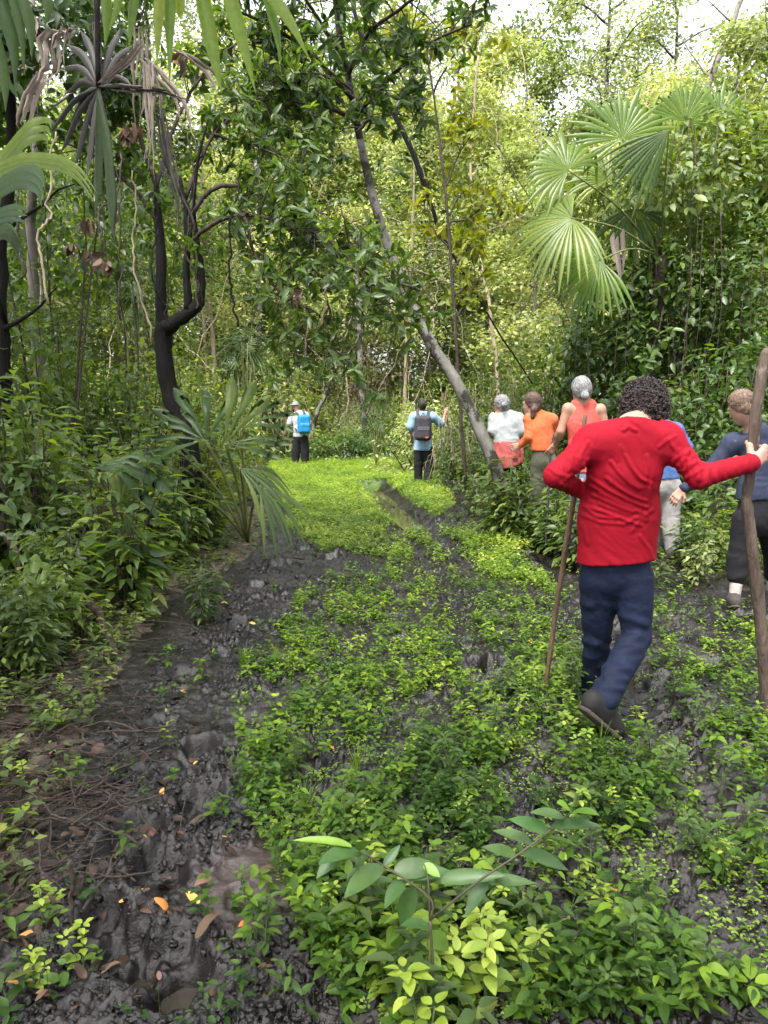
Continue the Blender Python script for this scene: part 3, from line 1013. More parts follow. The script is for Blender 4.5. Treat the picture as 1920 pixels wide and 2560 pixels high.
def row(protos, picks, ys, spacing, scl, jy=1.5, zoff=0, skip=None):
    for y in ys:
        half = y * .56 + 2.5
        n = max(3, int(2 * half / spacing))
        for i in range(n):
            x = -half + (i + fr.uniform(.15, .85)) * 2 * half / n
            yy = y + fr.uniform(-jy, jy)
            if skip and skip(x, yy):
                continue
            s = fr.uniform(*scl)
            protos.put(int(fr.choice(picks)), (x, yy, -.05), fr.uniform(0, 6.28), (s * fr.uniform(.9, 1.1), s * fr.uniform(.9, 1.1), s * fr.uniform(.85, 1.2)))


row(bush, [0, 1, 2, 4], (25.0,), 2.3, (.7, 1.15))
row(bush, [0, 1, 3, 4], (28.5,), 2.5, (.9, 1.3))
row(bush, [1, 3, 3, 4], (33.0,), 3.0, (1.1, 1.6))
gap2 = lambda x, y: .16 * y < x < .56 * y and fr.random() < .3
row(trees, [1, 3, 3, 5], (27.0, 30.0), 3.2, (.6, 1.0), skip=gap2)
row(trees, [0, 1, 3, 4, 5], (33.5, 37.5), 3.2, (.8, 1.1), skip=gap2)
sky_gap = lambda x, y: 0.19 * y < x < .52 * y and fr.random() < .06
row(trees, [2, 5, 2, 0], (42.0,), 3.2, (1.0, 1.35), skip=sky_gap)
row(trees, [2, 2, 4, 5], (49.0,), 3.4, (1.2, 1.6), skip=sky_gap)
# right and left flanks nearer than the back row
for x, y, i, s in ((-8.5, 17, 3, .62), (-10.5, 20, 0, .7), (-6.8, 22.5, 1, .75), (-5.2, 24, 5, .8), (8.2, 18, 0, .62), (10.0, 20.5, 3, .75), (6.6, 21.5, 5, .7), (4.6, 24, 3, .8), (12, 17, 1, .8), (-12, 15, 1, .8)):
    trees.put(i, (x, y, 0), fr.uniform(0, 6), s)
trees.drop_unused()
for x, y, i, s in ((-5.2, 19.5, 1, .7), (-6.3, 16.8, 0, .8), (-7.6, 14.3, 1, .85), (-4.6, 22, 2, .8), (-9.2, 13, 3, .7), (5.6, 19.5, 1, .75), (4.4, 21.6, 2, .9), (7.0, 17, 0, .9), (8.8, 15.2, 3, .75),
                   (3.2, 22.6, 2, .7), (1.2, 24.2, 2, .8), (-.8, 24.6, 0, .62), (-2.8, 24, 2, .75)):
    bush.put(i, (x, y, gz(x, y)), fr.uniform(0, 6), s)
bush.drop_unused()

# unseen trees added behind and beside the camera to shade the near track
unseen_shade_tree = Protos([mk_tree('unseen broad tree added to shade the near end of the track', 'unseen trees added to shade the near track', 11.5, .2, .5, 16, 4.6, .20, 6500, LM_DARK, BK_GREY, clump=.5, shade=.5, lean=.02)])
for x, y, s in ((-5.0, -1.2, 1.0), (-6.6, 3.6, .95), (3.8, -4.6, 1.0)):
    unseen_shade_tree.put(0, (x, y, -.1), fr.uniform(0, 6), s)

# low dark greenery where the clearing ends
ug = Protos([mk_mound('low_bush', 'bush', 'knee-high dark leafy bush where the clearing meets the forest', 'low bushes round the clearing', .75, .6, .55, 1500, .085, LM_MID, BK_GREEN, shade=.35, nstem=10, hang=0, tpl=T_DIA),
             mk_mound('low_bush', 'bush', 'knee-high dark leafy bush where the clearing meets the forest', 'low bushes round the clearing', .6, .6, .75, 1500, .10, LM_DARK, BK_GREEN, shade=.6, nstem=10, hang=0, tpl=T_DIA)])
for i in range(46):
    x = fr.uniform(-7, 6.5); y = 22.3 + fr.random() * 2.4 - .1 * abs(x)
    ug.put(i, (x, y, gz(x, y)), fr.uniform(0, 6), fr.uniform(.7, 1.3))

# ---------- thin lianas and bare stems in front of the back wall ----------------
vp = []
for i in range(6):
    mb = MB(); h = 9.0
    P = wig(spline([(0, 0, 0), (rs.normal() * .5, rs.normal() * .3, h * .3), (rs.normal() * .7, rs.normal() * .3, h * .7), (rs.normal() * .9, rs.normal() * .3, h)], 26), .35)
    tube(mb, P, [.014, .011, .007], 5)
    vp.append(single('liana', mb, (BK_TAN, BK_TWIG)[i % 2], 'thin bare liana hanging down in front of the forest wall', 'liana', 'lianas hanging before the forest wall'))
vp = Protos(vp)
for i in range(70):
    y = fr.uniform(15.5, 27); x = fr.uniform(-.5, .5) * y * 1.05
    if abs(x) < 3 and y < 23: y = fr.uniform(23.5, 27)
    vp.put(i, (x, y, fr.uniform(-.1, 1.5)), fr.uniform(0, 6.28), (1, 1, fr.uniform(.5, 1.2)), (fr.normal() * .3, fr.normal() * .3))


# ---------- named trees ------------------------------------------------------
def big_tree(name, label, base, wood, bark, leaf, mat, cat='tree', extra=()):
    T = thing(name, label, cat, base)
    part('trunk', wood, bark, T)
    if leaf is not None: part('crown', leaf, mat, T)
    for nm, mb, m in extra: part(nm, mb, m, T)
    return T


# leaning pale tree beside the walkers
d = 9.2
wood, leaf, twg = MB(), MB(), MB()
TR = ats([(1300, 1345), (1262, 1225), (1225, 1125), (1180, 1020), (1138, 942), (1085, 855), (1030, 750), (1000, 672), (965, 570), (935, 470), (915, 380), (895, 290)], d)
TR[:, 1] += np.linspace(0, .8, len(TR))
TP = wig(spline(TR, 40), .02)
tube(wood, TP, [.092, .082, .076, .073, .071, .069, .066, .062, .058, .054, .05, .045], 14, knob=.035)
tube(wood, spline([TP[-1], at(870, 190, 9.8), at(845, 60, 9.6), at(835, -60, 9.4)], 10), [.045, .03], 8)
for pts, n in [([(895, 290, 10.0), (960, 210, 9.6), (1060, 120, 9.2), (1180, 60, 9.0)], 18), ([(880, 230, 9.8), (780, 140, 9.4), (690, 70, 9.0), (600, 30, 8.6)], 20), ([(870, 190, 9.8), (920, 90, 9.2), (1010, 20, 8.8), (1100, -30, 8.6)], 20),
               ([(860, 150, 9.7), (800, 60, 9.4), (740, -40, 9.0)], 16), ([(890, 300, 10.0), (820, 270, 9.6), (740, 250, 9.3), (660, 260, 9.0)], 16), ([(900, 320, 10), (930, 290, 9.6), (890, 330, 9.2)], 8), ([(900, 260, 9.9), (840, 200, 9.3), (800, 190, 9.0), (740, 170, 8.7)], 18)]:
    leafy_limb(twg, leaf, ats(pts), [.03, .012], int(n * .8), .6, .15, .38, 7, shade=.42, sub=3)
big_tree('leaning_tree', 'leaning pale-barked tree with mottled trunk slanting across the track edge', (TR[0][0], TR[0][1], 0), wood, BK_PALE, leaf, LM_DARK, extra=(('branch', twg, BK_TWIG),))

# thin dark trunk leaning behind it, with the yellowing crown
wood, leaf, twg = MB(), MB(), MB()
TR = ats([(1330, 960), (1255, 850), (1165, 700), (1120, 620), (1082, 540), (1060, 470), (1030, 390), (985, 300), (960, 240), (905, 100), (880, 0)], 13.5)
tube(wood, wig(spline(TR, 30), .05), [.014, .018, .042, .05, .03], 9, knob=.05)
big_tree('thin_dark_tree', 'thin crooked black trunk slanting behind the leaning pale tree', (TR[0][0], TR[0][1], 0), wood, BK_DARK, None, None)

wood, leaf, twg = MB(), MB(), MB()
b = gnd(1180, 1120); d = 12.2
TR = ats([(1165, 1230), (1150, 1000), (1140, 800), (1125, 600), (1105, 380), (1075, 180), (1060, 60)], d)
tube(wood, wig(spline(TR, 24), .05), [.032, .026, .02, .010], 7)
for pts, n in [([(1140, 800), (1190, 720), (1230, 650)], 9), ([(1130, 680), (1180, 600), (1210, 520)], 10), ([(1125, 620), (1080, 560), (1060, 500)], 7), ([(1120, 540), (1160, 470), (1215, 440)], 10), ([(1115, 470), (1150, 380), (1180, 330)], 9),
               ([(1105, 380), (1130, 290), (1190, 230)], 10), ([(1100, 330), (1050, 260), (1010, 240)], 8), ([(1085, 230), (1140, 150), (1200, 120)], 10), ([(1075, 160), (1100, 60), (1160, 20)], 10), ([(1070, 120), (1010, 70), (980, 20)], 9), ([(1135, 740), (1190, 690), (1180, 640)], 8), ([(1120, 560), (1180, 540), (1240, 470)], 8)]:
    P = ats(pts, d); P[:, 1] += np.linspace(0, rs.normal() * .6, 3)
    leafy_limb(twg, leaf, P, [.016, .007], n, .4, .155, .45, 5, shade=.42, sub=2)
big_tree('yellowing_tree', 'slim young tree with yellow-green and orange leaves right of the leaning trunk', (TR[0][0], TR[0][1], 0), wood, BK_TWIG, leaf, LM_YEL, extra=(('branch', twg, BK_TWIG),))

# dark twisted tree on the left with long limbs over the track
wood, leaf, twg = MB(), MB(), MB(); d = 8.2
TR = ats([(500, 1330), (470, 1120), (446, 1045), (420, 965), (410, 890), (408, 840), (412, 808)], d)
tube(wood, wig(spline(TR, 22), .012), [.13, .11, .098, .092, .090, .096, .10], 12, knob=.06)
tube(wood, wig(spline(ats([(412, 830), (404, 770), (402, 690), (400, 600), (396, 540), (386, 440)], d), 18), .015), [.070, .060, .055, .048, .042, .03], 10, knob=.05)
tube(wood, wig(spline(ats([(412, 822), (446, 800), (474, 778), (494, 756), (500, 735)], d - .1), 10), .012), [.078, .072, .066, .058, .04], 10, knob=.09)
tube(wood, wig(spline(ats([(494, 752), (503, 720), (498, 640), (484, 540), (490, 420), (520, 300)], d - .1), 18), .025), [.045, .034, .028, .024, .018, .01], 8, knob=.06)
tube(wood, wig(spline(ats([(470, 775), (466, 700), (468, 620), (462, 520), (448, 440)], d - .1), 18), .02), [.05, .04, .034, .026, .02], 8)
for pts, n, rr in [([(466, 640, 8.1), (490, 590, 8.0), (555, 548, 7.9), (610, 536, 7.8), (665, 545, 7.7), (729, 574, 7.6), (810, 604, 7.5), (897, 685, 7.4), (940, 790, 7.3)], 44, [.024, .010]),
                   ([(466, 560, 8.1), (520, 480, 8.0), (579, 460, 8.0), (631, 481, 8.0), (683, 521, 7.9), (760, 600, 7.8), (850, 660, 7.6), (960, 700, 7.4), (1040, 720, 7.3)], 44, [.024, .010]),
                   ([(462, 500, 8.1), (503, 405, 8.2), (538, 336, 8.3), (613, 272, 8.4), (683, 243, 8.5), (770, 260, 8.4)], 36, [.022, .009]),
                   ([(610, 536, 7.8), (640, 640, 7.6), (700, 730, 7.5), (800, 790, 7.4)], 18, [.018, .008]),
                   ([(760, 600, 7.8), (800, 700, 7.6), (830, 800, 7.5), (840, 900, 7.4)], 16, [.016, .007]),
                   ([(538, 336, 8.3), (620, 360, 8.2), (700, 400, 8.1), (760, 430, 8.0)], 16, [.016, .007]),
                   ([(398, 560, 8.2), (330, 470, 8.2), (260, 400, 8.4), (170, 360, 8.6)], 24, [.024, .009]),
                   ([(390, 470, 8.2), (420, 360, 8.3), (470, 240, 8.5), (560, 130, 8.8), (640, 80, 9)], 30, [.026, .010]),
                   ([(386, 440, 8.2), (340, 300, 8.5), (330, 160, 8.8), (360, 20, 9.0)], 26, [.03, .010])]:
    leafy_limb(twg, leaf, ats(pts), rr, int(n * .85), .5, .125, .40, 6, shade=.46, sub=3, t0=.3)
big_tree('twisted_tree', 'dark twisted tree with an elbowed fork and long leafy limbs over the track', (TR[0][0], TR[0][1], 0), wood, BK_DARK, leaf, LM_DARK, extra=(('branch', twg, BK_TWIG),))
for i, pts in enumerate([[(490, 760, 7.9), (480, 640, 7.9), (478, 480, 8.0), (470, 330, 8.2)], [(505, 790, 7.9), (500, 640, 8), (488, 470, 8.1), (500, 350, 8.2)], [(365, 860, 7.8), (330, 700, 7.8), (345, 560, 8), (330, 420, 8.1)],
                         [(300, 800, 7.6), (312, 600, 7.8), (290, 420, 8)], [(595, 820, 7.4), (592, 700, 7.5), (588, 560, 7.6), (600, 420, 8)], [(792, 840, 7.3), (800, 700, 7.4), (795, 620, 7.5)], [(270, 690, 7), (240, 560, 7.2), (300, 380, 7.6)],
                         [(420, 820, 7.7), (385, 690, 7.8), (392, 540, 8)], [(125, 760, 6.5), (120, 600, 6.7), (128, 520, 6.8), (140, 330, 7)], [(60, 700, 6.0), (50, 500, 6.2), (80, 300, 6.4)]]):
    mb = MB(); tube(mb, wig(spline(ats(pts), 24), .09), [.012, .010, .008], 5)
    single('vine', mb, (BK_TWIG, BK_DARK, BK_TAN)[i % 3], 'thin woody vine hanging among the left-hand trees by the twisted trunk', 'vine', 'vines hanging by the twisted tree', loc=ats(pts)[0])

# slim pale trunks in the wood
for lab, pts, d, r, bk in [('slim pale trunk standing behind the clearing near its middle', [(912, 1120), (905, 1000), (902, 900), (897, 780), (893, 660), (888, 560)], 24, .105, BK_PALE), ('straight grey trunk at the left edge behind dense leaves', [(95, 1250), (88, 900), (80, 600), (85, 300), (80, 0)], 9.5, .075, BK_GREY),
                           ('mossy dark trunk at the very left edge of the wood', [(20, 1250), (12, 900), (5, 650), (15, 400), (10, 0)], 8.0, .09, BK_DARK), ('bare leaning limb against the bright sky at upper corner', [(1700, 420), (1780, 180), (1830, 60), (1870, -60)], 25, .12, BK_GREY),
                           ('thin pale trunk left of the far bend', [(655, 1130), (648, 900), (652, 700), (640, 400)], 27, .13, BK_PALE), ('forked thin stem beside the yellowing tree', [(1240, 1140), (1235, 900), (1205, 700), (1180, 420), (1200, 100)], 20, .05, BK_TAN),
                           ('whitish leaning limb fallen behind the blue backpack', [(770, 1110), (800, 1030), (830, 960), (850, 900)], 22.5, .07, BK_PALE)]:
    wood = MB(); P = ats(pts, d); tube(wood, wig(spline(P, 24), .08), [r, r * .8, r * .5], 8, knob=.05)
    for j in range(5):
        a = P[-1] * rs.uniform(.2, .9) + P[1] * 0
        a = along(P, np.array([rs.uniform(.3, .95)]))[0]; e = a + rs.normal(size=3) * [1, .5, .6] + [0, 0, .8]
        tube(wood, wig(spline([a, (a + e) / 2, e], 6), .05), [r * .3, r * .06], 5)
    single('bare_trunk', wood, bk, lab, 'tree', loc=(P[0][0], P[0][1], min(P[0][2], 0.0) if P[0][2] < .6 else P[0][2]))

# ---------- vine-draped thicket on the right -------------------------------------
TH = 'vine-draped thicket behind the walkers on the right'
def thicket(lab, x, y, rx, ry, rz, n, L=.12, mat=LM_DARK, shade=.5, z0=0., st=BK_TWIG, hang=40):
    T = mk_mound('thicket', 'bush', lab, None, rx, ry, rz, n, L, mat, st, tpl=T_MID, W=.5, shade=shade, nstem=3 if z0 > 0 else 24, hang=hang, inner=.45, z0=z0)
    T.location = (x, y, gz(x, y)); return T


thicket('tall dark thicket draped with vines above the dark blue shirt', 5.3, 11.4, 2.2, 1.6, 5.0, 21000, .14)
thicket('rounded vine-covered thicket above the dark curly head', 3.9, 11.9, 1.6, 1.3, 4.0, 15000, .13, shade=.45)
thicket('glossy leafed thicket directly behind the person in dark blue', 4.7, 9.4, 1.5, 1.1, 2.5, 9000, .12, shade=.55)
thicket('dark shrubby thicket behind the blue shirt and grey trousers', 3.5, 10.0, 1.0, .8, 1.7, 4800, .10, shade=.45)
thicket('yellow-green leafy top spilling over the dark thicket', 4.9, 12.0, 2.0, 1.5, 1.3, 8000, .14, LM_MID, .75, z0=4.5, hang=14)
thicket('small-leafed thicket behind the coral tank top', 2.9, 12.3, 1.0, .9, 2.0, 5000, .085, LM_MID, .35)
thicket('fine twiggy thicket between the leaning tree and the coral tank top', 2.2, 14.2, 1.3, .9, 2.6, 5600, .085, LM_MID, .45, st=BK_TAN)
thicket('pale yellow-green bush left of the leaning trunk behind the light blue shirt', 1.0, 18.0, 1.1, .9, 1.55, 3600, .11, LM_PALE, .5, hang=6)
thicket('mid green bush beside the stick of the person in light blue', 2.0, 17.0, 1.0, .9, 1.7, 3600, .10, LM_MID, .6, hang=8)
thicket('large dark bush closing the frame behind the barked pole', 6.3, 9.3, 1.6, 1.3, 4.0, 14000, .12, shade=.5)

# foliage in front of the walkers' feet
SH = 'leafy shrubs beside the track'
shrub = Protos([mk_shrub('low leafy shrub with lance-shaped leaves beside the track', SH, 9, .75, .12, .42, 26, LM_MID, BK_GREEN, shade=.45),
                mk_shrub('low leafy shrub with lance-shaped leaves beside the track', SH, 7, .95, .14, .40, 24, LM_DARK, BK_TWIG, shade=.6),
                mk_shrub('low leafy shrub with lance-shaped leaves beside the track', SH, 10, .55, .10, .45, 22, LM_MID, BK_GREEN, shade=.5),
                mk_shrub('low leafy shrub with lance-shaped leaves beside the track', SH, 6, 1.3, .15, .40, 30, LM_DARK, BK_TWIG, shade=.55),
                mk_shrub('low leafy shrub with lance-shaped leaves beside the track', SH, 8, .45, .085, .5, 22, LM_PALE, BK_GREEN, shade=.3)])
for px, py, i, s in [(1330, 1330, 0, 1.30), (1300, 1290, 2, 1.45), (1370, 1345, 2, 1.45), (1250, 1270, 0, 1.30), (1420, 1365, 2, 1.30), (1210, 1240, 0, 1.30), (1170, 1225, 2, 1.45), (1280, 1240, 1, 1.30), (1390, 1310, 0, 1.30), (1460, 1380, 2, 1.16), (1350, 1290, 1, 1.01), (1150, 1200, 0, 1.45),
                     (1480, 1340, 0, 1.16), (1545, 1370, 2, 0.80), (1600, 1400, 0, 0.70), (1720, 1420, 2, 0.90), (1760, 1400, 1, 0.80), (1790, 1430, 2, 0.80), (1830, 1400, 0, 0.80), (1900, 1420, 1, 0.80), (1215, 1345, 3, .62), (1245, 1352, 1, .85), (1275, 1348, 3, .60), (1305, 1355, 1, .85), (1335, 1362, 3, .60), (1362, 1370, 1, .85), (1395, 1385, 3, .60), (1420, 1400, 1, .95), (1450, 1415, 3, .65), (1490, 1400, 1, .8), (1388, 1372, 2, 1.5), (1288, 1350, 0, 1.3), (1470, 1412, 0, 1.0), (515, 1560, 0, .6), (1740, 1460, 4, 0.80), (1610, 1440, 4, 0.80), (1560, 1330, 1, 0.80), (1690, 1380, 1, 0.90), (1880, 1460, 2, 0.80), (1780, 1380, 3, 0.80), (1240, 1330, 2, 1.01), (1300, 1350, 4, 1.30), (1120, 1190, 0, 1.59), (1190, 1290, 4, 1.16)]:
    p = gnd(px, py); shrub.put(i, (p[0], p[1], gz(p[0], p[1])), fr.uniform(0, 6.28), s)
# left undergrowth bank
cnt = 0
while cnt < 175:
    y = 3.1 + 12.5 * fr.random() ** 1.25
    x = -1.75 - .22 * max(0, y - 8) - fr.random() ** 1.3 * (y * .5 - .1) - .05 * max(0, 6 - y)
    px, py = topx([x, y, 0])
    if px < -420 or (py > 1560 and px > 300) or (py > 1750 and fr.random() < .2):
        continue
    k = [0, 1, 2, 3, 1][int(fr.integers(5))] if y > 4.6 else [2, 4, 2, 0][int(fr.integers(4))]
    s = fr.uniform(.7, 1.25) * (1 if y > 5 else .7)
    shrub.put(k, (x, y, gz(x, y) - .01), fr.uniform(0, 6.28), s)
    cnt += 1
shrub.drop_unused()
# taller leafy masses on the left
TL = [('dense dark bush at the left edge under the drooping palm', -4.4, 8.6, 1.3, 1.0, 2.9, 7000, .13, LM_DARK, .55), ('tangled dark-leafed bush left of the twisted trunk', -3.55, 9.8, 1.1, .9, 2.0, 5200, .11, LM_DARK, .6), ('leafy bush with pale sprays behind the twisted trunk', -3.3, 12.2, 1.3, 1.0, 2.4, 5200, .11, LM_MID, .55),
      ('broad shaded bush deep on the left bank', -5.8, 11.5, 1.6, 1.2, 3.6, 7500, .14, LM_DARK, .6), ('mid-height bush between the fan plant and the far bend', -3.6, 15.5, 1.2, 1.0, 2.1, 4200, .12, LM_MID, .6), ('big-leafed dark bush filling the left margin at eye level', -3.2, 5.9, .75, .7, 1.75, 2600, .13, LM_DARK, .55),
      ('vine-hung bush high on the left behind the palm crown', -3.9, 10.8, 1.5, 1.2, 1.6, 5600, .13, LM_DARK, .5), ('leafy crown of a bush at the upper left corner', -3.6, 8.2, 1.2, .9, 1.2, 4200, .13, LM_DARK, .45)]
for i, (lab, x, y, rx, ry, rz, n, L, m, sh) in enumerate(TL):
    thicket(lab, x, y, rx, ry, rz, n, L, m, sh, z0=(3.4, 4.6)[i - 6] if i >= 6 else 0., hang=4 if i >= 6 else 14)


# ---------- palms --------------------------------------------------------------
def palm_leaf_part(T, hub, fwd, nrm, R, base, mat=LM_PALM, **kw):
    mb = MB(); fan(mb, np.asarray(hub), fwd, nrm, R, **kw)
    b = part('frond', mb, mat, T)
    pm = MB(); tube(pm, spline([base, (np.asarray(base) + hub) / 2 + [0, 0, .12], hub], 10), [.016, .009], 6)
    part('petiole', pm, M_PETI, b)


d = 11.0
base = at(1650, 640, d + .3)
T = thing('fan_palm', 'fan palm with round pleated fronds rising over the right-hand thicket', 'palm', (base[0], base[1], 0))
mb = MB(); tube(mb, wig(spline([(base[0] + .1, base[1], 0), (base[0], base[1], base[2] * .5), base], 16), .03), [.10, .085, .09], 10, knob=.08); part('trunk', mb, BK_TWIG, T)
toc = lambda v: norm(np.asarray(v, float))
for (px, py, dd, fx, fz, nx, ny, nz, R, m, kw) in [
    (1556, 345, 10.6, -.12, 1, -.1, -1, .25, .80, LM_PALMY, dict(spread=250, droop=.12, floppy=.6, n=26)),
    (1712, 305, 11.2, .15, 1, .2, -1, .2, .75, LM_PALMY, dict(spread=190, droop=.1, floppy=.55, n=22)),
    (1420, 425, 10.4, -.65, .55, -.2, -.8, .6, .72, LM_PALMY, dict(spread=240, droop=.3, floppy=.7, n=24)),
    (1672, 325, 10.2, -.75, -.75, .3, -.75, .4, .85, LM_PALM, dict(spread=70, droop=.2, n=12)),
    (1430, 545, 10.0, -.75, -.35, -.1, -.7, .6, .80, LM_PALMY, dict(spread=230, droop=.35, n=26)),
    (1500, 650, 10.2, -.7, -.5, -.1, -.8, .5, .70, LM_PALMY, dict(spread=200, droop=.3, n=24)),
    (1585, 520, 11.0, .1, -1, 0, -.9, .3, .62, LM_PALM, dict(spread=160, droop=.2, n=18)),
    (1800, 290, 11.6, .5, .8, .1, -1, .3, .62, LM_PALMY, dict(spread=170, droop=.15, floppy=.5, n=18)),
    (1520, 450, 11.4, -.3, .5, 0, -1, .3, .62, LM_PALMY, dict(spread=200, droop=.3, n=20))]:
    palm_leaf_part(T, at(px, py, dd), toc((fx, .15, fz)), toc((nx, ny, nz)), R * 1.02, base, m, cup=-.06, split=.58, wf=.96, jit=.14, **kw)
mb = MB()
for px, py, px2, py2 in ((1545, 620, 1552, 720), (1560, 600, 1556, 690), (1535, 610, 1548, 700)):
    P = ats([(px, py - 30), (px, py), ((px + px2) / 2 + 4, (py + py2) / 2), (px2, py2)], 10.6); blade(mb, spline(P, 8), .07, (1, .3, 0), shade=rs.random(), fold=.4)
part('dead_frond', mb, LM_DEAD, T)

# low fan plants
def low_palm(lab, base, fr_, mat=LM_PALM, name='young_fan_palm'):
    T = thing(name, lab, 'palm', base)
    for (px, py, dd, fx, fy, fz, nx, ny, nz, R, kw) in fr_:
        palm_leaf_part(T, at(px, py, dd), toc((fx, fy, fz)), toc((nx, ny, nz)), R, np.array(base) + [0, 0, .1], mat, cup=.05, **kw)
    return T


bs = gnd(620, 1390)
low_palm('broad-leafed fan plant with dark pleated blades in front of the twisted trunk', (bs[0], bs[1], gz(bs[0], bs[1])),
         [(510, 1100, 7.3, -.85, .1, .25, 0, -.6, .8, .62, dict(n=4, spread=120, droop=.22, split=.8, shade=(.1, .5), wf=.42)), (515, 1100, 7.5, -.25, .2, .95, 0, -.9, .3, .62, dict(n=4, spread=120, droop=.12, split=.8, shade=(.1, .5), wf=.42)),
          (562, 1110, 7.1, .42, .1, .92, .2, -.95, .2, .66, dict(n=3, spread=50, droop=.08, split=.85, shade=(.5, .9), wf=.6)), (600, 1070, 7.4, .85, .1, .5, 0, -.6, .8, .60, dict(n=4, spread=85, droop=.25, split=.8, shade=(.2, .7), wf=.42)),
          (565, 1110, 7.0, .95, -.2, .05, .1, -.6, .8, .62, dict(n=3, spread=50, droop=.22, split=.75, shade=(.3, .8), wf=.5)), (600, 1170, 7.0, .75, -.2, -.35, .2, -.8, .5, .55, dict(n=6, spread=75, droop=.6, split=.6, shade=(.3, .9), wf=.7)),
          (650, 1215, 6.9, .5, -.2, -.6, .3, -.9, .3, .48, dict(n=6, spread=75, droop=.6, split=.6, shade=(.3, .8), wf=.7)), (450, 1130, 7.4, -.95, 0, -.05, 0, -.5, .85, .5, dict(n=3, spread=60, droop=.3, split=.8, shade=(.1, .5), wf=.5)),
          (450, 1230, 7.0, -.4, 0, -.85, 0, -.9, .4, .42, dict(n=4, spread=90, droop=.3, split=.7, shade=(.2, .6), wf=.45))])
bs = gnd(330, 1480)
low_palm('small fan plant with narrow drooping blades low on the left bank', (bs[0], bs[1], gz(bs[0], bs[1])),
         [(312, 1285, 5.6, .25, 0, -.9, 0, -1, .2, .55, dict(n=5, spread=60, droop=.2, split=.8, shade=(.3, .8))), (300, 1280, 5.7, .1, .1, 1, 0, -1, .1, .45, dict(n=4, spread=50, droop=.1, split=.85, shade=(.5, 1))), (235, 1170, 5.6, .8, 0, .1, 0, -.5, .8, .6, dict(n=5, spread=60, droop=.7, split=.8, shade=(.2, .6)))])
bs = gnd(60, 1640)
low_palm('little yellow-green fan seedling at the left edge of the litter', (bs[0], bs[1], gz(bs[0], bs[1])),
         [(58, 1532, 4.5, .65, 0, .75, 0, -1, .3, .36, dict(n=5, spread=70, droop=.1, split=.85)), (62, 1535, 4.5, .6, -.1, -.75, .2, -.9, .4, .30, dict(n=2, spread=20, droop=.1, split=.85)), (55, 1530, 4.5, -.9, 0, .2, 0, -.8, .6, .28, dict(n=3, spread=40, droop=.1, split=.85))], LM_PALMY)
for lab, px, py, dd, s in (('fan palm fronds in the shade behind the twisted trunk', 330, 760, 12.5, 1.0), ('pale drooping fan palm among bushes left of the far bend', 610, 880, 16, 1.2), ('arching fan palm beside the person in light blue', 940, 1060, 19.5, .9), ('grey-green fan palm low beside the pale trunk', 930, 990, 23, 1.0), ('low fan palm near the leaning trunk base', 1130, 1080, 16.5, .7)):
    c = at(px, py, dd)
    low_palm(lab, (c[0], c[1], gz(c[0], c[1])),
             [(px + rs.normal() * 25 * 14 / dd, py + rs.normal() * 22 * 14 / dd, dd + rs.normal() * .3, math.cos(a), -.1, math.sin(a) * .7 + .1, .3 * math.cos(a), -.7, .7, .62 * s, dict(n=11, spread=170, droop=.95, split=.35, wf=.5, jit=.3)) for a in (0.2, 1.2, 2.1, 3.0, 4.0, 5.3)])

# big pleated leaves entering at the left edge
T = thing('broad_leaf_plant', 'plant with big arching pleated leaves entering at the left edge', 'plant', (*at(-60, 1300, 3.9)[:2], 0))
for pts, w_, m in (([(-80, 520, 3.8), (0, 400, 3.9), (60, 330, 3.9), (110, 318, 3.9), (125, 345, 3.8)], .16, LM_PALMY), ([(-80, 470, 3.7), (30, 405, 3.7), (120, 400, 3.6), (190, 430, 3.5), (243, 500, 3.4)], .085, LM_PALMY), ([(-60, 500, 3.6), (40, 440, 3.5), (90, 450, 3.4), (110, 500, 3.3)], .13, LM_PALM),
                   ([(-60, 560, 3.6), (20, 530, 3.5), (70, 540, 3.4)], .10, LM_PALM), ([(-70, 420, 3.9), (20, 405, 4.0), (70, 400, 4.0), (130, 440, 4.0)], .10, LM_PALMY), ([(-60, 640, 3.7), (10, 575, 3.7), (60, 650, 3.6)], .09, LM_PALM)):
    mb = MB(); P = spline(ats(pts), 18)
    for o in (-1, 0, 1):
        blade(mb, P + np.array([0, 0, .0]) + np.array([.1, .3, .9]) * o * w_ * .3, w_ * .36, (.1, .35, .9), fold=.3, shade=.35 + .12 * o)
    part('leaf', mb, m, T)
mb = MB(); tube(mb, spline([(*at(-60, 1300, 3.9)[:2], 0), at(-90, 900, 3.85), at(-80, 500, 3.75)], 12), [.05, .04, .03], 8); part('stem', mb, BK_GREEN, T)

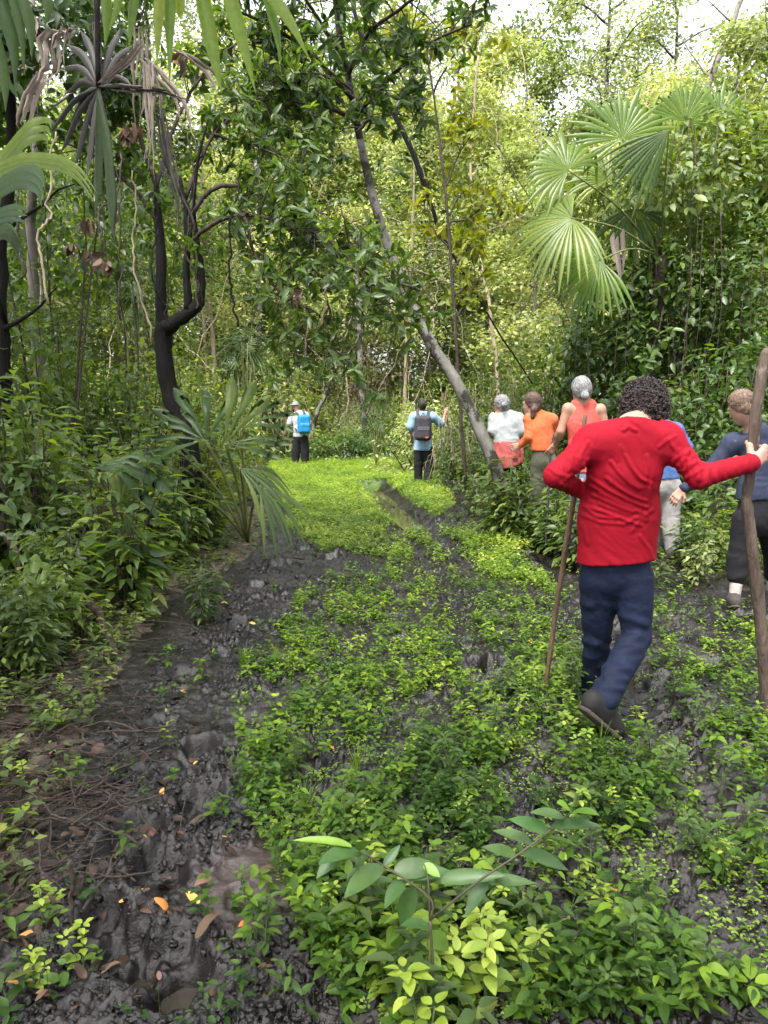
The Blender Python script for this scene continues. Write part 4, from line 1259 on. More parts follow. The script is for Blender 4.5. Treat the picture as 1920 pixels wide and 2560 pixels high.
# drooping palm overhead at upper left: withered fan, dead blades, and fresh fronds
cr = at(190, -260, 5.0)
T = thing('drooping_palm', 'palm overhead at upper left with one withered fan and bright fresh blades', 'palm', (cr[0] - 1.7, cr[1] + .2, 0))
mb = MB(); tube(mb, wig(spline([(cr[0] - 1.7, cr[1] + .2, 0), (cr[0] - 1.7, cr[1] + .2, 2.4), (cr[0] - 1.2, cr[1] + .1, 4.4), cr + [-.2, 0, .35], cr], 24), .02), [.10, .09, .09, .10], 10, knob=.08); part('trunk', mb, BK_TWIG, T)
hub = at(246, 218, 5.0)
mb = MB()
for ex, ey, dd, w_, m_ in [(285, 600, 4.9, .085, 1), (238, 540, 5.0, .06, 1), (185, 420, 5.0, .055, 0), (150, 385, 5.1, .05, 0), (125, 330, 5.1, .05, 0), (160, 235, 5.2, .06, 0), (150, 170, 5.2, .06, 0), (165, 110, 5.2, .065, 0), (200, 75, 5.2, .06, 0), (235, 55, 5.2, .06, 0), (300, 70, 5.1, .06, 0), (335, 110, 5.1, .06, 0), (345, 160, 5.0, .05, 0), (215, 450, 4.9, .05, 0), (330, 215, 4.9, .045, 0), (178, 300, 5.1, .05, 0)]:
    e = at(ex, ey, dd); m0 = hub * .5 + e * .5 + np.array([0, 0, .06])
    blade(mb, spline([hub, m0, e], 12), w_ * .72, norm(np.cross(e - hub, [0.2, 1, 0])), fold=.5, shade=.15 + rs.random() * .5, taper=lambda t: np.clip(t * 2.2 + .2, 0, 1) * np.clip((1 - t) * 5, .15, 1))
fr1 = part('withered_fan', mb, LM_DKDEAD, T)
pm = MB(); tube(pm, spline([cr, at(238, -60, 5.0), hub], 12), [.022, .016], 7); part('petiole', pm, BK_DARK, fr1)
mb = MB()
for ex, ey, dd, w_ in [(280, 590, 4.85, .06), (240, 520, 4.95, .05)]:
    e = at(ex, ey, dd); blade(mb, spline([hub + [0, -.03, -.03], (hub + e) / 2 + [0.02, -.03, .03], e], 12), w_, norm(np.cross(e - hub, [0.2, 1, 0])), fold=.3, shade=.15, taper=lambda t: np.clip(t * 2.2 + .2, 0, 1) * np.clip((1 - t) * 5, .1, 1))
part('green_blade', mb, LM_PALM, T)
dead = [([(255, 210), (345, 120), (352, 80)], .05), ([(350, 70), (348, 220), (350, 370)], .055), ([(368, 150), (380, 300), (370, 470)], .05), ([(376, 160), (395, 260), (385, 440)], .045), ([(360, 145), (440, 230), (480, 330), (505, 420)], .055), ([(440, 122), (500, 160), (535, 210), (550, 245)], .055),
        ([(180, 72), (150, 85), (140, 150), (150, 250)], .07), ([(165, 85), (120, 100), (125, 170), (105, 200), (122, 320)], .085), ([(110, 180), (80, 230), (55, 300), (42, 330)], .09), ([(400, 270), (420, 400), (440, 500), (445, 620)], .05), ([(395, 330), (420, 430), (465, 530), (470, 600)], .05), ([(255, 215), (400, 230), (500, 265)], .045), ([(10, 180), (60, 165), (110, 158)], .04), ([(65, 30), (75, 80), (72, 140)], .06)]
for i, (pts, w_) in enumerate(dead):
    mb = MB(); dk = i in (9, 10, 11)
    P = spline([at(p[0], p[1], 4.8 + .12 * math.sin(i * 2.1)) for p in pts], 16)
    for j in range(4):
        o = (j - 1.5) * w_ * .26; n_ = int(16 * rs.uniform(.65, 1.0)); Q = P[:n_] + np.array([o, .5 * o, .1 * o])
        Q = Q + np.array([1, .3, 0]) * (np.linspace(0, 1, n_) ** 2 * rs.normal() * w_ * .45)[:, None]
        blade(mb, wig(Q, .016), w_ * rs.uniform(.22, .42), (1, .4 * math.sin(i + j), .25), fold=.7, shade=rs.uniform(.1, .95), twist=rs.normal() * .9, taper=lambda t: np.clip(t * 5 + .3, 0, 1) * np.clip((1 - t) * 2.2, .08, 1) * (1 + .18 * np.sin(t * 23 + j)))
    part('dead_blade', mb, LM_DKDEAD if dk else LM_DEAD, T)
for i, (pts, w_, sh) in enumerate([([(470, -180), (500, -40), (530, 120), (555, 235)], .075, .6), ([(500, -200), (560, -60), (600, 80), (640, 235)], .075, .7), ([(560, -200), (650, -60), (720, 40), (775, 150)], .065, .6), ([(420, -180), (425, -60), (422, 60), (424, 215)], .055, .55), ([(380, -160), (398, -40), (396, 60), (392, 165)], .05, .75),
                                   ([(320, -160), (335, -40), (328, 40), (322, 130)], .045, .4), ([(280, -150), (300, -60), (290, 20), (272, 78)], .04, .5), ([(620, -190), (660, -40), (690, 70), (702, 160)], .05, .45), ([(440, -170), (448, -60), (450, 20), (446, 45)], .05, .9), ([(250, -170), (262, -40), (268, 50), (262, 120)], .05, .3)]):
    mb = MB(); P = spline([at(p[0], p[1], 4.2 - .06 * i % .4) for p in pts], 16)
    blade(mb, P, w_, (1, .25, .1), fold=.35, shade=sh, twist=rs.normal() * .25, taper=lambda t: np.clip((1 - t) * 2.6, .03, 1))
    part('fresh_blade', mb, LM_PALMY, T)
for i, (pts, w_) in enumerate([([(-40, -120), (0, 0), (30, 100), (40, 230)], .07), ([(-60, -60), (-10, 100), (10, 200), (14, 280)], .06), ([(0, -120), (50, -20), (75, 60), (80, 150)], .06), ([(-30, -150), (20, -40), (50, 60), (62, 190)], .055), ([(80, -120), (110, -30), (120, 20), (112, 70)], .05)]):
    mb = MB(); blade(mb, spline([at(p[0], p[1], 4.4) for p in pts], 14), w_, (1, .4, .1), fold=.35, shade=.5, taper=lambda t: np.clip((1 - t) * 2.6, .03, 1)); part('hanging_blade', mb, LM_PALM, T)
# dry curled leaves caught in the twigs
cl = []
for i in range(2):
    mb = MB(); n = 7; leaves(mb, T_OV, rs.normal(size=(n, 3)) * .02, norm(rs.normal(size=(n, 3)) * .5 + [0, 0, -1]), rs.normal(size=(n, 3)), .12, .06, rs.random(n))
    cl.append(single('dry_leaf_cluster', mb, LM_BROWN, 'curled dry brown leaf cluster hanging in the twigs near the twisted tree', 'dead leaf', 'dry leaves hanging in twigs'))
cl = Protos(cl)
for i, (px, py) in enumerate([(213, 555), (228, 640), (265, 655), (180, 618), (325, 320), (742, 735), (315, 330), (452, 150), (85, 60)]):
    cl.put(i, at(px, py, 6.6), i * 1.3, 1.0)
# ------------------------------------------------------------------ ground cover, weeds, litter
gr = np.random.default_rng(77)


def sprig_cover(mb, x, y, z, hgt, m, L, W, tpl, shade, pairs=True):
    """upright sprigs of small leaves, all in one go"""
    n = len(x)
    t = np.tile(np.linspace(.25, 1, m)[None], (n, 1)) + gr.uniform(-.08, .08, (n, m))
    az = gr.uniform(0, 6.28, (n, 1)) + np.arange(m)[None] * (math.pi / 2 if pairs else 2.4) + gr.normal(size=(n, m)) * .3
    lean = gr.normal(size=(n, 1, 2)) * .35
    P = np.stack([x[:, None] + lean[..., 0] * t * hgt[:, None], y[:, None] + lean[..., 1] * t * hgt[:, None], z[:, None] + hgt[:, None] * t], -1).reshape(-1, 3)
    el = gr.uniform(-.25, .55, (n, m))
    d = np.stack([np.cos(az) * np.cos(el), np.sin(az) * np.cos(el), np.sin(el)], -1).reshape(-1, 3)
    l = (L[:, None] * (1.15 - .55 * np.abs(t - .55)) * gr.uniform(.7, 1.2, (n, m))).ravel()
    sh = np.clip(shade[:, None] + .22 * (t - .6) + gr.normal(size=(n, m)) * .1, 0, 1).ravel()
    leaves(mb, tpl, P, d, norm(np.array([0, 0, 1.0]) + gr.normal(size=(n * m, 3)) * .25), l, l * W, sh)


def stems(mb, x, y, z, h, r=.0012):
    n = len(x)
    o = np.array([[-1, 0], [.5, .87], [.5, -.87]]) * r
    lo = np.stack([np.stack([x + a, y + b, z - .01], 1) for a, b in o], 1); hi = np.stack([np.stack([x + a * .5, y + b * .5, z + h], 1) for a, b in o], 1)
    V = np.concatenate([lo, hi], 1).reshape(-1, 3)
    k = (np.arange(n) * 6)[:, None, None]
    q = np.array([(0, 1, 4, 3), (1, 2, 5, 4), (2, 0, 3, 5)])[None] + k
    mb.add(V, q.reshape(-1, 4), None, .3)


def scatter(n, ylo, yhi, xlo, xhi, keep):
    y = 1 / gr.uniform(1 / yhi, 1 / ylo, n) if ylo < 6 else gr.uniform(ylo, yhi, n)
    x = gr.uniform(xlo, xhi, n)
    k = keep(x, y)
    return x[k], y[k]


# bright low carpet on the far half of the track
def kf(x, y):
    px, py = topx(np.stack([x, y, 0 * x], 1)); w = 14 * fbm(x * 3, y * 3, 3)
    a = inside(FIELD, px + w, py + w * .5)
    patch = fbm(x * 1.9, y * 1.9, 3, 9.0) + .35
    b = (inside([(690, 1300), (1000, 1290), (1100, 1330), (1250, 1320), (1480, 1430), (1440, 1500), (1200, 1440), (1000, 1400), (800, 1390)], px, py) & (gr.random(len(x)) < .95)) & (fbm(x * 3, y * 3, 2, 70.) > -.10)
    rut = sum((seg_dist(x, y, p) < w_ * (.55 + .8 * gr.random(len(x)))) for p, w_, _ in RUTW) > 0
    return ((a & (gr.random(len(x)) < 1.3 * patch + .22)) | b) & ~rut


x, y = scatter(150000, 6.0, 24.5, -5.5, 4.2, kf)
mb = MB(); z = ground_z(x, y)
sprig_cover(mb, x, y, z - .01, gr.uniform(.02, .13, len(x)), 6, gr.uniform(.018, .045, len(x)), .6, T_DIA, np.clip(.5 + .8 * fbm(x * 1.6, y * 1.6, 3) + gr.normal(size=len(x)) * .12, 0, 1))
x, y = scatter(26000, 1.8, 7.5, -1.3, 3.4, lambda x, y: (inside(WEEDS, *topx(np.stack([x, y, 0 * x], 1))) | inside(RIGHTW, *topx(np.stack([x, y, 0 * x], 1)))) & (gr.random(len(x)) < np.clip(.30 + 1.3 * fbm(x * 4, y * 4, 2, 61.), 0, 1)))
z = ground_z(x, y)
sprig_cover(mb, x, y, z - .004, gr.uniform(.015, .06, len(x)), 5, gr.uniform(.010, .022, len(x)), .62, T_DIA, np.clip(.45 + .6 * fbm(x * 1.2, y * 1.2, 3), 0, 1))
o = part('ground_cover', mb, LM_LIME); tag(o, 'bright lime green low seedlings carpeting the far half of the track', 'ground cover', kind='stuff')


# weeds over the near middle and the right side
def dens(x, y):
    px, py = topx(np.stack([x, y, 0 * x], 1)); w = 40 * fbm(x * 2.5, y * 2.5, 3, 5.)
    a = inside(WEEDS, px + w, py + w); r = inside(RIGHTW, px + w, py)
    c = fbm(x * 2.6, y * 2.6, 3, 40.0)
    p = np.where(a, np.clip(.48 + .16 * np.clip(y - 4, 0, 1.2) + 2.2 * c, 0.02, 1) * np.where(y < 4, .55, .9), np.where(r, np.clip(.25 + 1.4 * c, 0, 1), np.where(inside(LEFTF, px, py), .0, .018)))
    rut = sum((seg_dist(x, y, q) < w_ * (.5 + .9 * gr.random(len(x)))) for q, w_, _ in RUTW) > 0
    hol = np.zeros(len(x), bool)
    for h in HOLES[:30]:
        hol |= np.hypot(x - h[0], y - h[1]) < h[2] * 1.2
    return p * ~(rut | hol)


x, y = scatter(26000, 1.7, 11.0, -1.4, 3.6, lambda x, y: gr.random(len(x)) < dens(x, y))
z = ground_z(x, y); n = len(x); print('weeds', n)
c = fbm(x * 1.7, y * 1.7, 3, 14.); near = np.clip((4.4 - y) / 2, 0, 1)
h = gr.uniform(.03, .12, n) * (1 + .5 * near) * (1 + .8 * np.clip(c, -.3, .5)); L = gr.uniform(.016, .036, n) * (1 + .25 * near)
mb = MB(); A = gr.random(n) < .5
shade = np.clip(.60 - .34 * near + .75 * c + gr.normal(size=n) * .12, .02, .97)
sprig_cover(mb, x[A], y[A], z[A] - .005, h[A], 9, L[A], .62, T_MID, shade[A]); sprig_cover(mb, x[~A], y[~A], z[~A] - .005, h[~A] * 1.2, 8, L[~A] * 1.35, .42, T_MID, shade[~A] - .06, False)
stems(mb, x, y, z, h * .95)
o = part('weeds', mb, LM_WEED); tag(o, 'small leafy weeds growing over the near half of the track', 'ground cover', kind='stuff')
# tiny creeping cover on the left bank and the forest floor
mb = MB(); x, y = scatter(13000, 2.0, 16, -7, -.7, lambda x, y: (inside(LEFTF, *topx(np.stack([x, y, 0 * x], 1)))) & (gr.random(len(x)) < np.clip((y - 2.6) / 2.6, .12, 1) * .9))
z = ground_z(x, y); n = len(x); sprig_cover(mb, x, y, z, gr.uniform(.05, .22, n), 7, gr.uniform(.03, .075, n), .48, T_DIA, gr.uniform(.1, .75, n), False); stems(mb, x, y, z, gr.uniform(.04, .15, n))
x, y = scatter(6000, 6.5, 24, 1.6, 8, lambda x, y: x > 1.9 + .07 * y - .35 * (y > 20)); z = ground_z(x, y); n = len(x)
sprig_cover(mb, x, y, z, gr.uniform(.05, .2, n), 7, gr.uniform(.03, .075, n), .48, T_DIA, gr.uniform(.1, .75, n), False)
o = part('undergrowth', mb, LM_MID); tag(o, 'low mixed greenery on the shaded banks either side', 'ground cover', kind='stuff')
# grass tufts
mb = MB()
def tuft(mb, x, y, z, n, h):
    for i in range(n):
        a = gr.uniform(0, 6.28); o = gr.uniform(.15, .6) * h; hh = h * gr.uniform(.6, 1.1)
        P = spline([(x + gr.normal() * .012, y + gr.normal() * .012, z), (x + math.cos(a) * o * .35, y + math.sin(a) * o * .35, z + hh * .6), (x + math.cos(a) * o, y + math.sin(a) * o, z + hh)], 6)
        blade(mb, P, .0055, (-math.sin(a), math.cos(a), 0), shade=gr.uniform(.4, .9), taper=lambda t: 1 - .9 * t)
gt = []
for i in range(3):
    mb = MB(); tuft(mb, 0, 0, 0, 22, .16); gt.append(single('grass_tuft', mb, LM_WEED, 'thin grass tuft among the weeds on the track', 'grass', 'grass tufts on the track'))
gt = Protos(gt)
for px, py in ((760, 2030), (770, 2055), (890, 1945), (1640, 1370), (610, 1680), (1010, 1740), (1210, 1980), (1790, 1420), (1650, 1390), (850, 2080), (1500, 1900), (690, 1660)):
    p = gnd(px, py); gt.put(int(gr.integers(3)), (p[0], p[1], gz(p[0], p[1])), gr.uniform(0, 6), gr.uniform(.6, 1.1))

# bigger single weeds
WG = 'broad-leafed weeds in the near part of the track'
def mk_weed(k, H, L, W, whorl, mat=LM_WEED):
    T = thing('weed', 'single broad-leafed weed with pointed leaves in the near part of the track', 'weed', group=WG)
    wood, leaf = MB(), MB()
    for s in range(k):
        a = gr.uniform(0, 6.28); o = gr.uniform(0, .35) * H; h = H * gr.uniform(.6, 1.1)
        P = spline([(0, 0, -.02), (math.cos(a) * o * .4, math.sin(a) * o * .4, h * .5), (math.cos(a) * o, math.sin(a) * o, h)], 7)
        tube(wood, P, [.0028, .0014], 5)
        for t in np.linspace(.35, 1, whorl):
            b = along(P, np.array([t]))[0]; n = 4 if t > .9 else 2; a0 = gr.uniform(0, 6.28)
            az = a0 + np.arange(n) * 6.283 / n + gr.normal(size=n) * .2
            d = np.stack([np.cos(az), np.sin(az), gr.uniform(-.15, .45, n)], 1); l = L * (1.1 - .35 * t) * gr.uniform(.7, 1.15, n)
            leaves(leaf, T_LAN if whorl % 2 else T_OV, np.repeat(b[None], n, 0) + d * .008, d, up_n(n, .2), l, l * W, np.clip(.5 + gr.normal() * .15 + .2 * (t - .7) + gr.normal(size=n) * .08, 0, 1))
    part('stem', wood, BK_GREEN, T); part('foliage', leaf, mat, T)
    return T


wd = Protos([mk_weed(2, .16, .075, .5, 3), mk_weed(1, .2, .085, .42, 3, LM_MID), mk_weed(3, .13, .055, .55, 4), mk_weed(2, .22, .07, .45, 4, LM_DARK), mk_weed(1, .1, .09, .55, 2), mk_weed(3, .18, .05, .6, 4, LM_LIME)])
k = 0
while k < 190:
    y = 1 / gr.uniform(1 / 4.6, 1 / 1.75); x = gr.uniform(-.45, 1.65)
    px, py = topx([x, y, 0])
    if px > 2000 or not inside(WEEDS, np.array([px + 30 * gr.normal()]), np.array([py]))[0] or (px < 1000 and gr.random() < .35):
        continue
    if fbm(np.array([x * 2.6]), np.array([y * 2.6]), 3, 40.)[0] < -.08: continue
    z = float(ground_z(np.array([x]), np.array([y]))[0])
    wd.put(int(gr.integers(6)), (x, y, z), gr.uniform(0, 6.28), gr.uniform(.4, 1.05), (gr.normal() * .12, gr.normal() * .12)); k += 1
for px, py in ((508, 1722), (640, 2340), (660, 2380), (620, 2280), (160, 1985), (110, 2335), (210, 2440), (200, 1980), (60, 2080), (130, 1860), (330, 1650), (260, 1580), (390, 1580), (40, 1720), (100, 1690), (155, 1770), (230, 1800), (90, 2500), (30, 2540), (260, 1690), (420, 1690), (60, 1990), (1010, 2420), (1130, 2400), (1050, 2480), (1110, 2500), (1075, 2530), (1000, 2540), (1150, 2540), (960, 2470), (1190, 2460), (1040, 2390), (1100, 2440), (1090, 2370)):
    p = gnd(px, py); wd.put(int(gr.integers(6)), (p[0], p[1], gz(p[0], p[1])), gr.uniform(0, 6.28), gr.uniform(.6, 1.0))

for px, py in ((1060, 2590), (1095, 2620), (1030, 2640), (1120, 2660), (1075, 2690), (980, 2620), (1170, 2610), (1050, 2560), (1090, 2570)):
    p = gnd(px, py); wd.put(int(gr.integers(6)), (p[0], p[1], gz(p[0], p[1])), gr.uniform(0, 6.28), gr.uniform(1.0, 1.4), (gr.normal() * .15, gr.normal() * .15))
for i in range(26):                                       # taller weeds crowding the sapling's stem
    p = gnd(gr.uniform(900, 1260), gr.uniform(2270, 2555)); wd.put(int(gr.integers(6)), (p[0], p[1], gz(p[0], p[1])), gr.uniform(0, 6.28), gr.uniform(.9, 1.35), (gr.normal() * .15, gr.normal() * .15))

# the sapling in front
b = gnd(1075, 2600); T = thing('sapling', 'big-leafed sapling with two reddish forks in the near weeds', 'sapling', (b[0], b[1], gz(b[0], b[1])))
wood = MB(); D = b[1]
st = at(1075, 2330, D); f1 = at(1075, 2300, D)
tube(wood, spline([b - [0, 0, .05], at(1082, 2440, D), f1], 10), [.0048, .0038], 7)
A = spline([f1, at(1075, 2245, D + .01), at(960, 2165, D + .05), at(880, 2120, D + .1), at(740, 2090, D + .16)], 14); B = spline([f1, at(1200, 2200, D - .02), at(1290, 2140, D), at(1370, 2080, D + .04), at(1430, 2030, D + .08)], 14)
tube(wood, A, [.0035, .0018], 6); tube(wood, B, [.0035, .0018], 6); tube(wood, spline([f1, at(1070, 2200, D + .02), at(1060, 2160, D + .04)], 6), [.003, .0015], 5)
part('stem', wood, plainmat('reddish_stem', (.05, .042, .024), .6), T)
LM_SAP = leafmat('sapling_leaf', [(0, (.040, .085, .024)), (.5, (.075, .145, .036)), (.85, (.11, .21, .03)), (1, (.18, .30, .03))], rough=.42, trans=.32, tcol=(1.3, 1.5, .6), spread=.02)
T_SAP = leaf_tpl(w=(0, .19, .36, .47, .5, .45, .33, .17, 0), x=(0, .06, .16, .29, .45, .62, .78, .91, 1), fold=.14, droop=.16)
for px, py, qx, qy, w_, sh, zz in [(880, 2118, 735, 2085, .22, .9, .0), (900, 2130, 800, 2140, .62, .35, .0), (860, 2115, 790, 2190, .55, .3, 0), (955, 2165, 860, 2230, .62, .3, 0), (960, 2165, 1000, 2110, .5, .3, .0), (985, 2180, 1100, 2160, .62, .25, .02), (1000, 2190, 1130, 2170, .42, .3, .02), (1090, 2200, 1258, 2182, .30, .35, .02), (1010, 2200, 960, 2260, .6, .25, 0), (1040, 2220, 990, 2320, .55, .2, 0),
                                   (900, 2128, 935, 2080, .5, .35, 0), (1060, 2160, 1100, 2190, .7, 1.0, .01), (1220, 2190, 1160, 2290, .42, .2, 0), (1230, 2180, 1300, 2230, .4, .25, 0), (1290, 2140, 1210, 2110, .5, .25, 0), (1300, 2130, 1430, 2165, .42, .3, 0), (1330, 2110, 1235, 2065, .5, .2, 0), (1345, 2095, 1450, 2100, .4, .35, 0), (1370, 2080, 1280, 2040, .5, .25, 0), (1375, 2070, 1500, 2050, .42, .4, 0), (1410, 2045, 1330, 2020, .6, .25, 0), (1425, 2035, 1490, 2020, .5, .6, 0), (1428, 2030, 1400, 2000, .8, 1.0, 0), (1200, 2200, 1340, 2200, .3, .3, 0), (1075, 2320, 1010, 2300, .5, .3, 0), (1075, 2330, 1130, 2380, .6, .5, 0)]:
    a = at(px, py, D + .05); e = at(qx, qy, D + .02 + gr.normal() * .03); l = np.linalg.norm(e - a)
    mb = MB(); leaves(mb, T_SAP, a[None], (e - a)[None], norm(np.array([gr.normal() * .35, -.55 + gr.normal() * .3, 1]))[None], l, l * w_ * .74, np.clip(sh + gr.normal() * .15, 0, 1)); part('leaf', mb, LM_SAP, T)

# ---------- crumbs and clods of churned mud
def clod_tpl(k):
    V = np.array([(1, 0, 0), (-1, 0, 0), (0, 1, 0), (0, -1, 0), (0, 0, 1), (0, 0, -1)], float); Fc = [(0, 2, 4), (2, 1, 4), (1, 3, 4), (3, 0, 4), (2, 0, 5), (1, 2, 5), (3, 1, 5), (0, 3, 5)]
    for _ in range(2):
        V = list(map(tuple, V)); mid = {}; nf = []
        def m(a, b):
            key = (min(a, b), max(a, b))
            if key not in mid:
                V.append(tuple(norm(np.array(V[a]) + np.array(V[b])))); mid[key] = len(V) - 1
            return mid[key]
        for a, b, c in Fc:
            x_, y_, z_ = m(a, b), m(b, c), m(c, a); nf += [(a, x_, z_), (x_, b, y_), (z_, y_, c), (x_, y_, z_)]
        Fc = nf; V = np.array(V)
    q = V * (1 + 1.0 * perlin(V[:, 0] * 1.3 + k * 7, V[:, 1] * 1.3 + V[:, 2] * 1.9) + .5 * perlin(V[:, 0] * 3 + V[:, 2] * 2 + k, V[:, 1] * 3))[:, None]
    q[:, 2] *= .7
    return q, np.zeros((0, 4), int), np.array(Fc)


def kclod(x, y):
    px, py = topx(np.stack([x, y, 0 * x], 1)); w = 40 * fbm(x * 2.5, y * 2.5, 3, 5.)
    veg = inside(WEEDS, px + w, py + w) | inside(FIELD, px, py) | inside(LEFTF, px - 40, py)
    sm = ((x - SMOOTH[0]) / .17) ** 2 + ((y - SMOOTH[1]) / .24) ** 2 < 1
    hol = np.zeros(len(x), bool)
    for h in HOLES[:28]: hol |= np.hypot(x - h[0], y - h[1]) < h[2] * 1.05
    return (gr.random(len(x)) < np.where(veg, .12, np.clip(.55 + 1.5 * fbm(x * 3, y * 3, 2, 15.), .05, 1))) & ~sm & ~hol


x, y = scatter(42000, 1.75, 12.0, -1.7, 3.0, kclod)
mb = MB(); z = ground_z(x, y); n = len(x); L = .0035 + .014 * gr.random(n) ** 2.4; tp = gr.integers(0, 5, n)
for k in range(5):
    i = tp == k; leaves(mb, clod_tpl(k), np.stack([x, y, z - L * .15], 1)[i], rnd_dirs(int(i.sum()), -.3, .3), up_n(int(i.sum()), .35), L[i], L[i] * gr.uniform(.7, 1.1, int(i.sum())), .5)
o = part('mud_clods', mb, bpy.data.materials['mud']); tag(o, 'crumbs and clods of black mud thrown up on the track', 'mud', kind='stuff')

# ---------- litter ---------------------------------------------------------------
fl = []
for m, nm in ((LM_BROWN, 'brown'), (LM_ORANGE, 'orange')):
    for i in range(3):
        mb = MB(); leaves(mb, leaf_tpl(w=(0, .22, .40, .5, .47, .33, .15, 0), x=(0, .08, .2, .38, .57, .77, .92, 1), fold=.45 - .2 * i, droop=-.25 + .25 * i), np.array([[-.5, 0, 0.02]]), np.array([[1, 0, .05]]), np.array([[0, .1 * i, 1]]), 1, .5, gr.uniform(.3, .9))
        V = mb.v[0]; V[:, 2] += .10 * np.sin(V[:, 0] * 5 + i) + .06 * np.cos(V[:, 1] * 9)
        fl.append(single('fallen_leaf', mb, m, 'fallen %s leaf lying on the dark mud or litter' % nm, 'fallen leaf', 'fallen %s leaves' % nm))
fl = Protos(fl)
def put_leaf(px, py, i, size):
    p = gnd(px, py); z = float(ground_z(np.array([p[0]]), np.array([p[1]]))[0])
    fl.put(i, (p[0], p[1], z + .010 + size * .14), gr.uniform(0, 6.28), size, (gr.normal() * .25, gr.normal() * .25))
for px, py, s in ((410, 2290, .075), (484, 2265, .055), (408, 1992, .045), (562, 1525, .05), (630, 1575, .06), (150, 1600, .07), (608, 2300, .04), (560, 2110, .03), (1325, 1612, .05), (1780, 1640, .06), (440, 2490, .025), (830, 1890, .04), (490, 1905, .03), (20, 1640, .05), (700, 1960, .04), (1530, 2200, .085)):
    put_leaf(px, py, 3 + int(gr.integers(3)), s)
for px, py, s in ((560, 1932, .085), (505, 2215, .08), (425, 2030, .05), (795, 1930, .07), (580, 2135, .05), (668, 2185, .06), (525, 2340, .10), (495, 2075, .06), (235, 2200, .07), (240, 1900, .09), (300, 2160, .06), (660, 2410, .06), (1600, 2110, .06), (860, 1440, .16), (750, 1420, .12), (1880, 1860, .10), (1470, 1620, .08), (680, 2430, .05), (530, 2470, .04), (1600, 1770, .08)):
    put_leaf(px, py, int(gr.integers(3)), s)
for i in range(85):
    px, py = gr.uniform(0, 480), gr.uniform(1560, 2550)
    put_leaf(px, py, int(gr.integers(3)) + (3 if gr.random() < .08 else 0), gr.uniform(.025, .06))

# the mat of rotting leaves under the left-hand plants
mb = MB(); x, y = scatter(15000, 1.8, 14, -6, .2, lambda x, y: inside(LEFTF, *topx(np.stack([x, y, 0 * x], 1))) | ((x < -.45 - .1 * y) & (gr.random(len(x)) < .12)))
n = len(x); z = ground_z(x, y) + gr.uniform(.004, .03, n); L = gr.uniform(.03, .085, n)
leaves(mb, T_MID, np.stack([x, y, z], 1), rnd_dirs(n, -.2, .35), up_n(n, .45), L, L * gr.uniform(.3, .6, n), gr.uniform(0, .55, n) ** 1.8)
o = part('leaf_litter', mb, LM_BROWN); tag(o, 'mat of rotting brown leaves on the left bank', 'leaf litter', kind='stuff')

# twigs and sticks on the left
tw = []
for i in range(5):
    mb = MB(); L_ = 1.0
    P = wig(spline([(-.5, 0, 0), (-.1, gr.normal() * .06, .02), (.2, gr.normal() * .07, .03), (.5, gr.normal() * .05, .0)], 14), .04)
    tube(mb, P, [.011, .009, .005], 6, knob=.06)
    for j in range(i % 3):
        a = P[4 + 3 * j]; e = a + np.array([gr.uniform(.1, .25), gr.normal() * .15, gr.uniform(.0, .1)]); tube(mb, wig(np.linspace(a, e, 5), .01), [.005, .002], 4)
    tw.append(single('fallen_twig', mb, BK_TWIG, 'thin dry twig lying in the litter on the left bank', 'twig', 'dry twigs in the litter'))
tw = Protos(tw)
for i in range(250):
    px = gr.uniform(-60, 430); py = gr.uniform(1480, 2250)
    if px > 420 - (py - 1500) * .25 + 60: continue
    p = gnd(px, py)
    tw.put(i, (p[0], p[1], gz(p[0], p[1]) + gr.uniform(.015, .10)), gr.uniform(0, 6.28), gr.uniform(.12, .5), (gr.normal() * .08, gr.normal() * .12))
for lab, pts, r in (('dark fallen branch arching down onto the mud on the left bank', [(160, 1478, .25), (215, 1508, .28), (245, 1540, .24), (265, 1590, .16), (285, 1635, .10), (300, 1690, .03)], [.028, .030, .026, .022, .018]), ('reddish crooked root at the left edge', [(15, 1270, .75), (8, 1330, .6), (40, 1375, .5), (50, 1420, .4), (36, 1460, .3)], [.02, .022, .018, .012]),
                    ('straight grey stick leaning in the left undergrowth', [(300, 1160, .9), (235, 1320, .55), (190, 1430, .35), (160, 1490, .2)], [.010, .012, .010]), ('horizontal dead limb low on the left bank', [(-40, 1220, .75), (60, 1222, .75), (150, 1222, .72), (175, 1250, .65), (230, 1340, .4)], [.022, .02, .016]),
                    ('thin upright dead stem standing in the mud', [(178, 2150, .28), (182, 2230, .15), (184, 2330, 0.0)], [.006, .007, .006]), ('straight pale switch lying across the mud', [(488, 1925, .05), (470, 1990, .03), (445, 2100, .02)], [.003, .003, .002]),
                    ('long brown stick lying across the litter', [(20, 1660, .1), (130, 1630, .1), (270, 1615, .08)], [.012, .011, .008]), ('forked dry stick low on the bank', [(160, 1860, .06), (215, 1855, .07), (250, 1870, .05)], [.012, .011, .007])):
    P = np.array([gnd(a, b_) if z <= 0 else at(a, b_, gnd(a, b_ + 1923 * z / max(gnd(a, min(b_ + 500 * z, 2500))[1], 1.5) * .9)[1]) for a, b_, z in pts])
    mb = MB(); tube(mb, wig(spline(P, 20), .012), r, 8, knob=.06); single('fallen_branch', mb, BK_TWIG, lab, 'branch', loc=P[-1])
# ------------------------------------------------------------------ people
SKIN = plainmat('skin', (0.38, 0.215, 0.165), rough=0.5, var=0.12, scale=25, sss=0.15)
SKIN_TAN = plainmat('tanned_skin', (0.30, 0.160, 0.110), rough=0.5, var=0.12, scale=25, sss=0.1)
def cuboid_axes(f):
    f = norm(f); r = norm(np.cross(f, [0, 0, 1])); return r, f, np.cross(r, f)


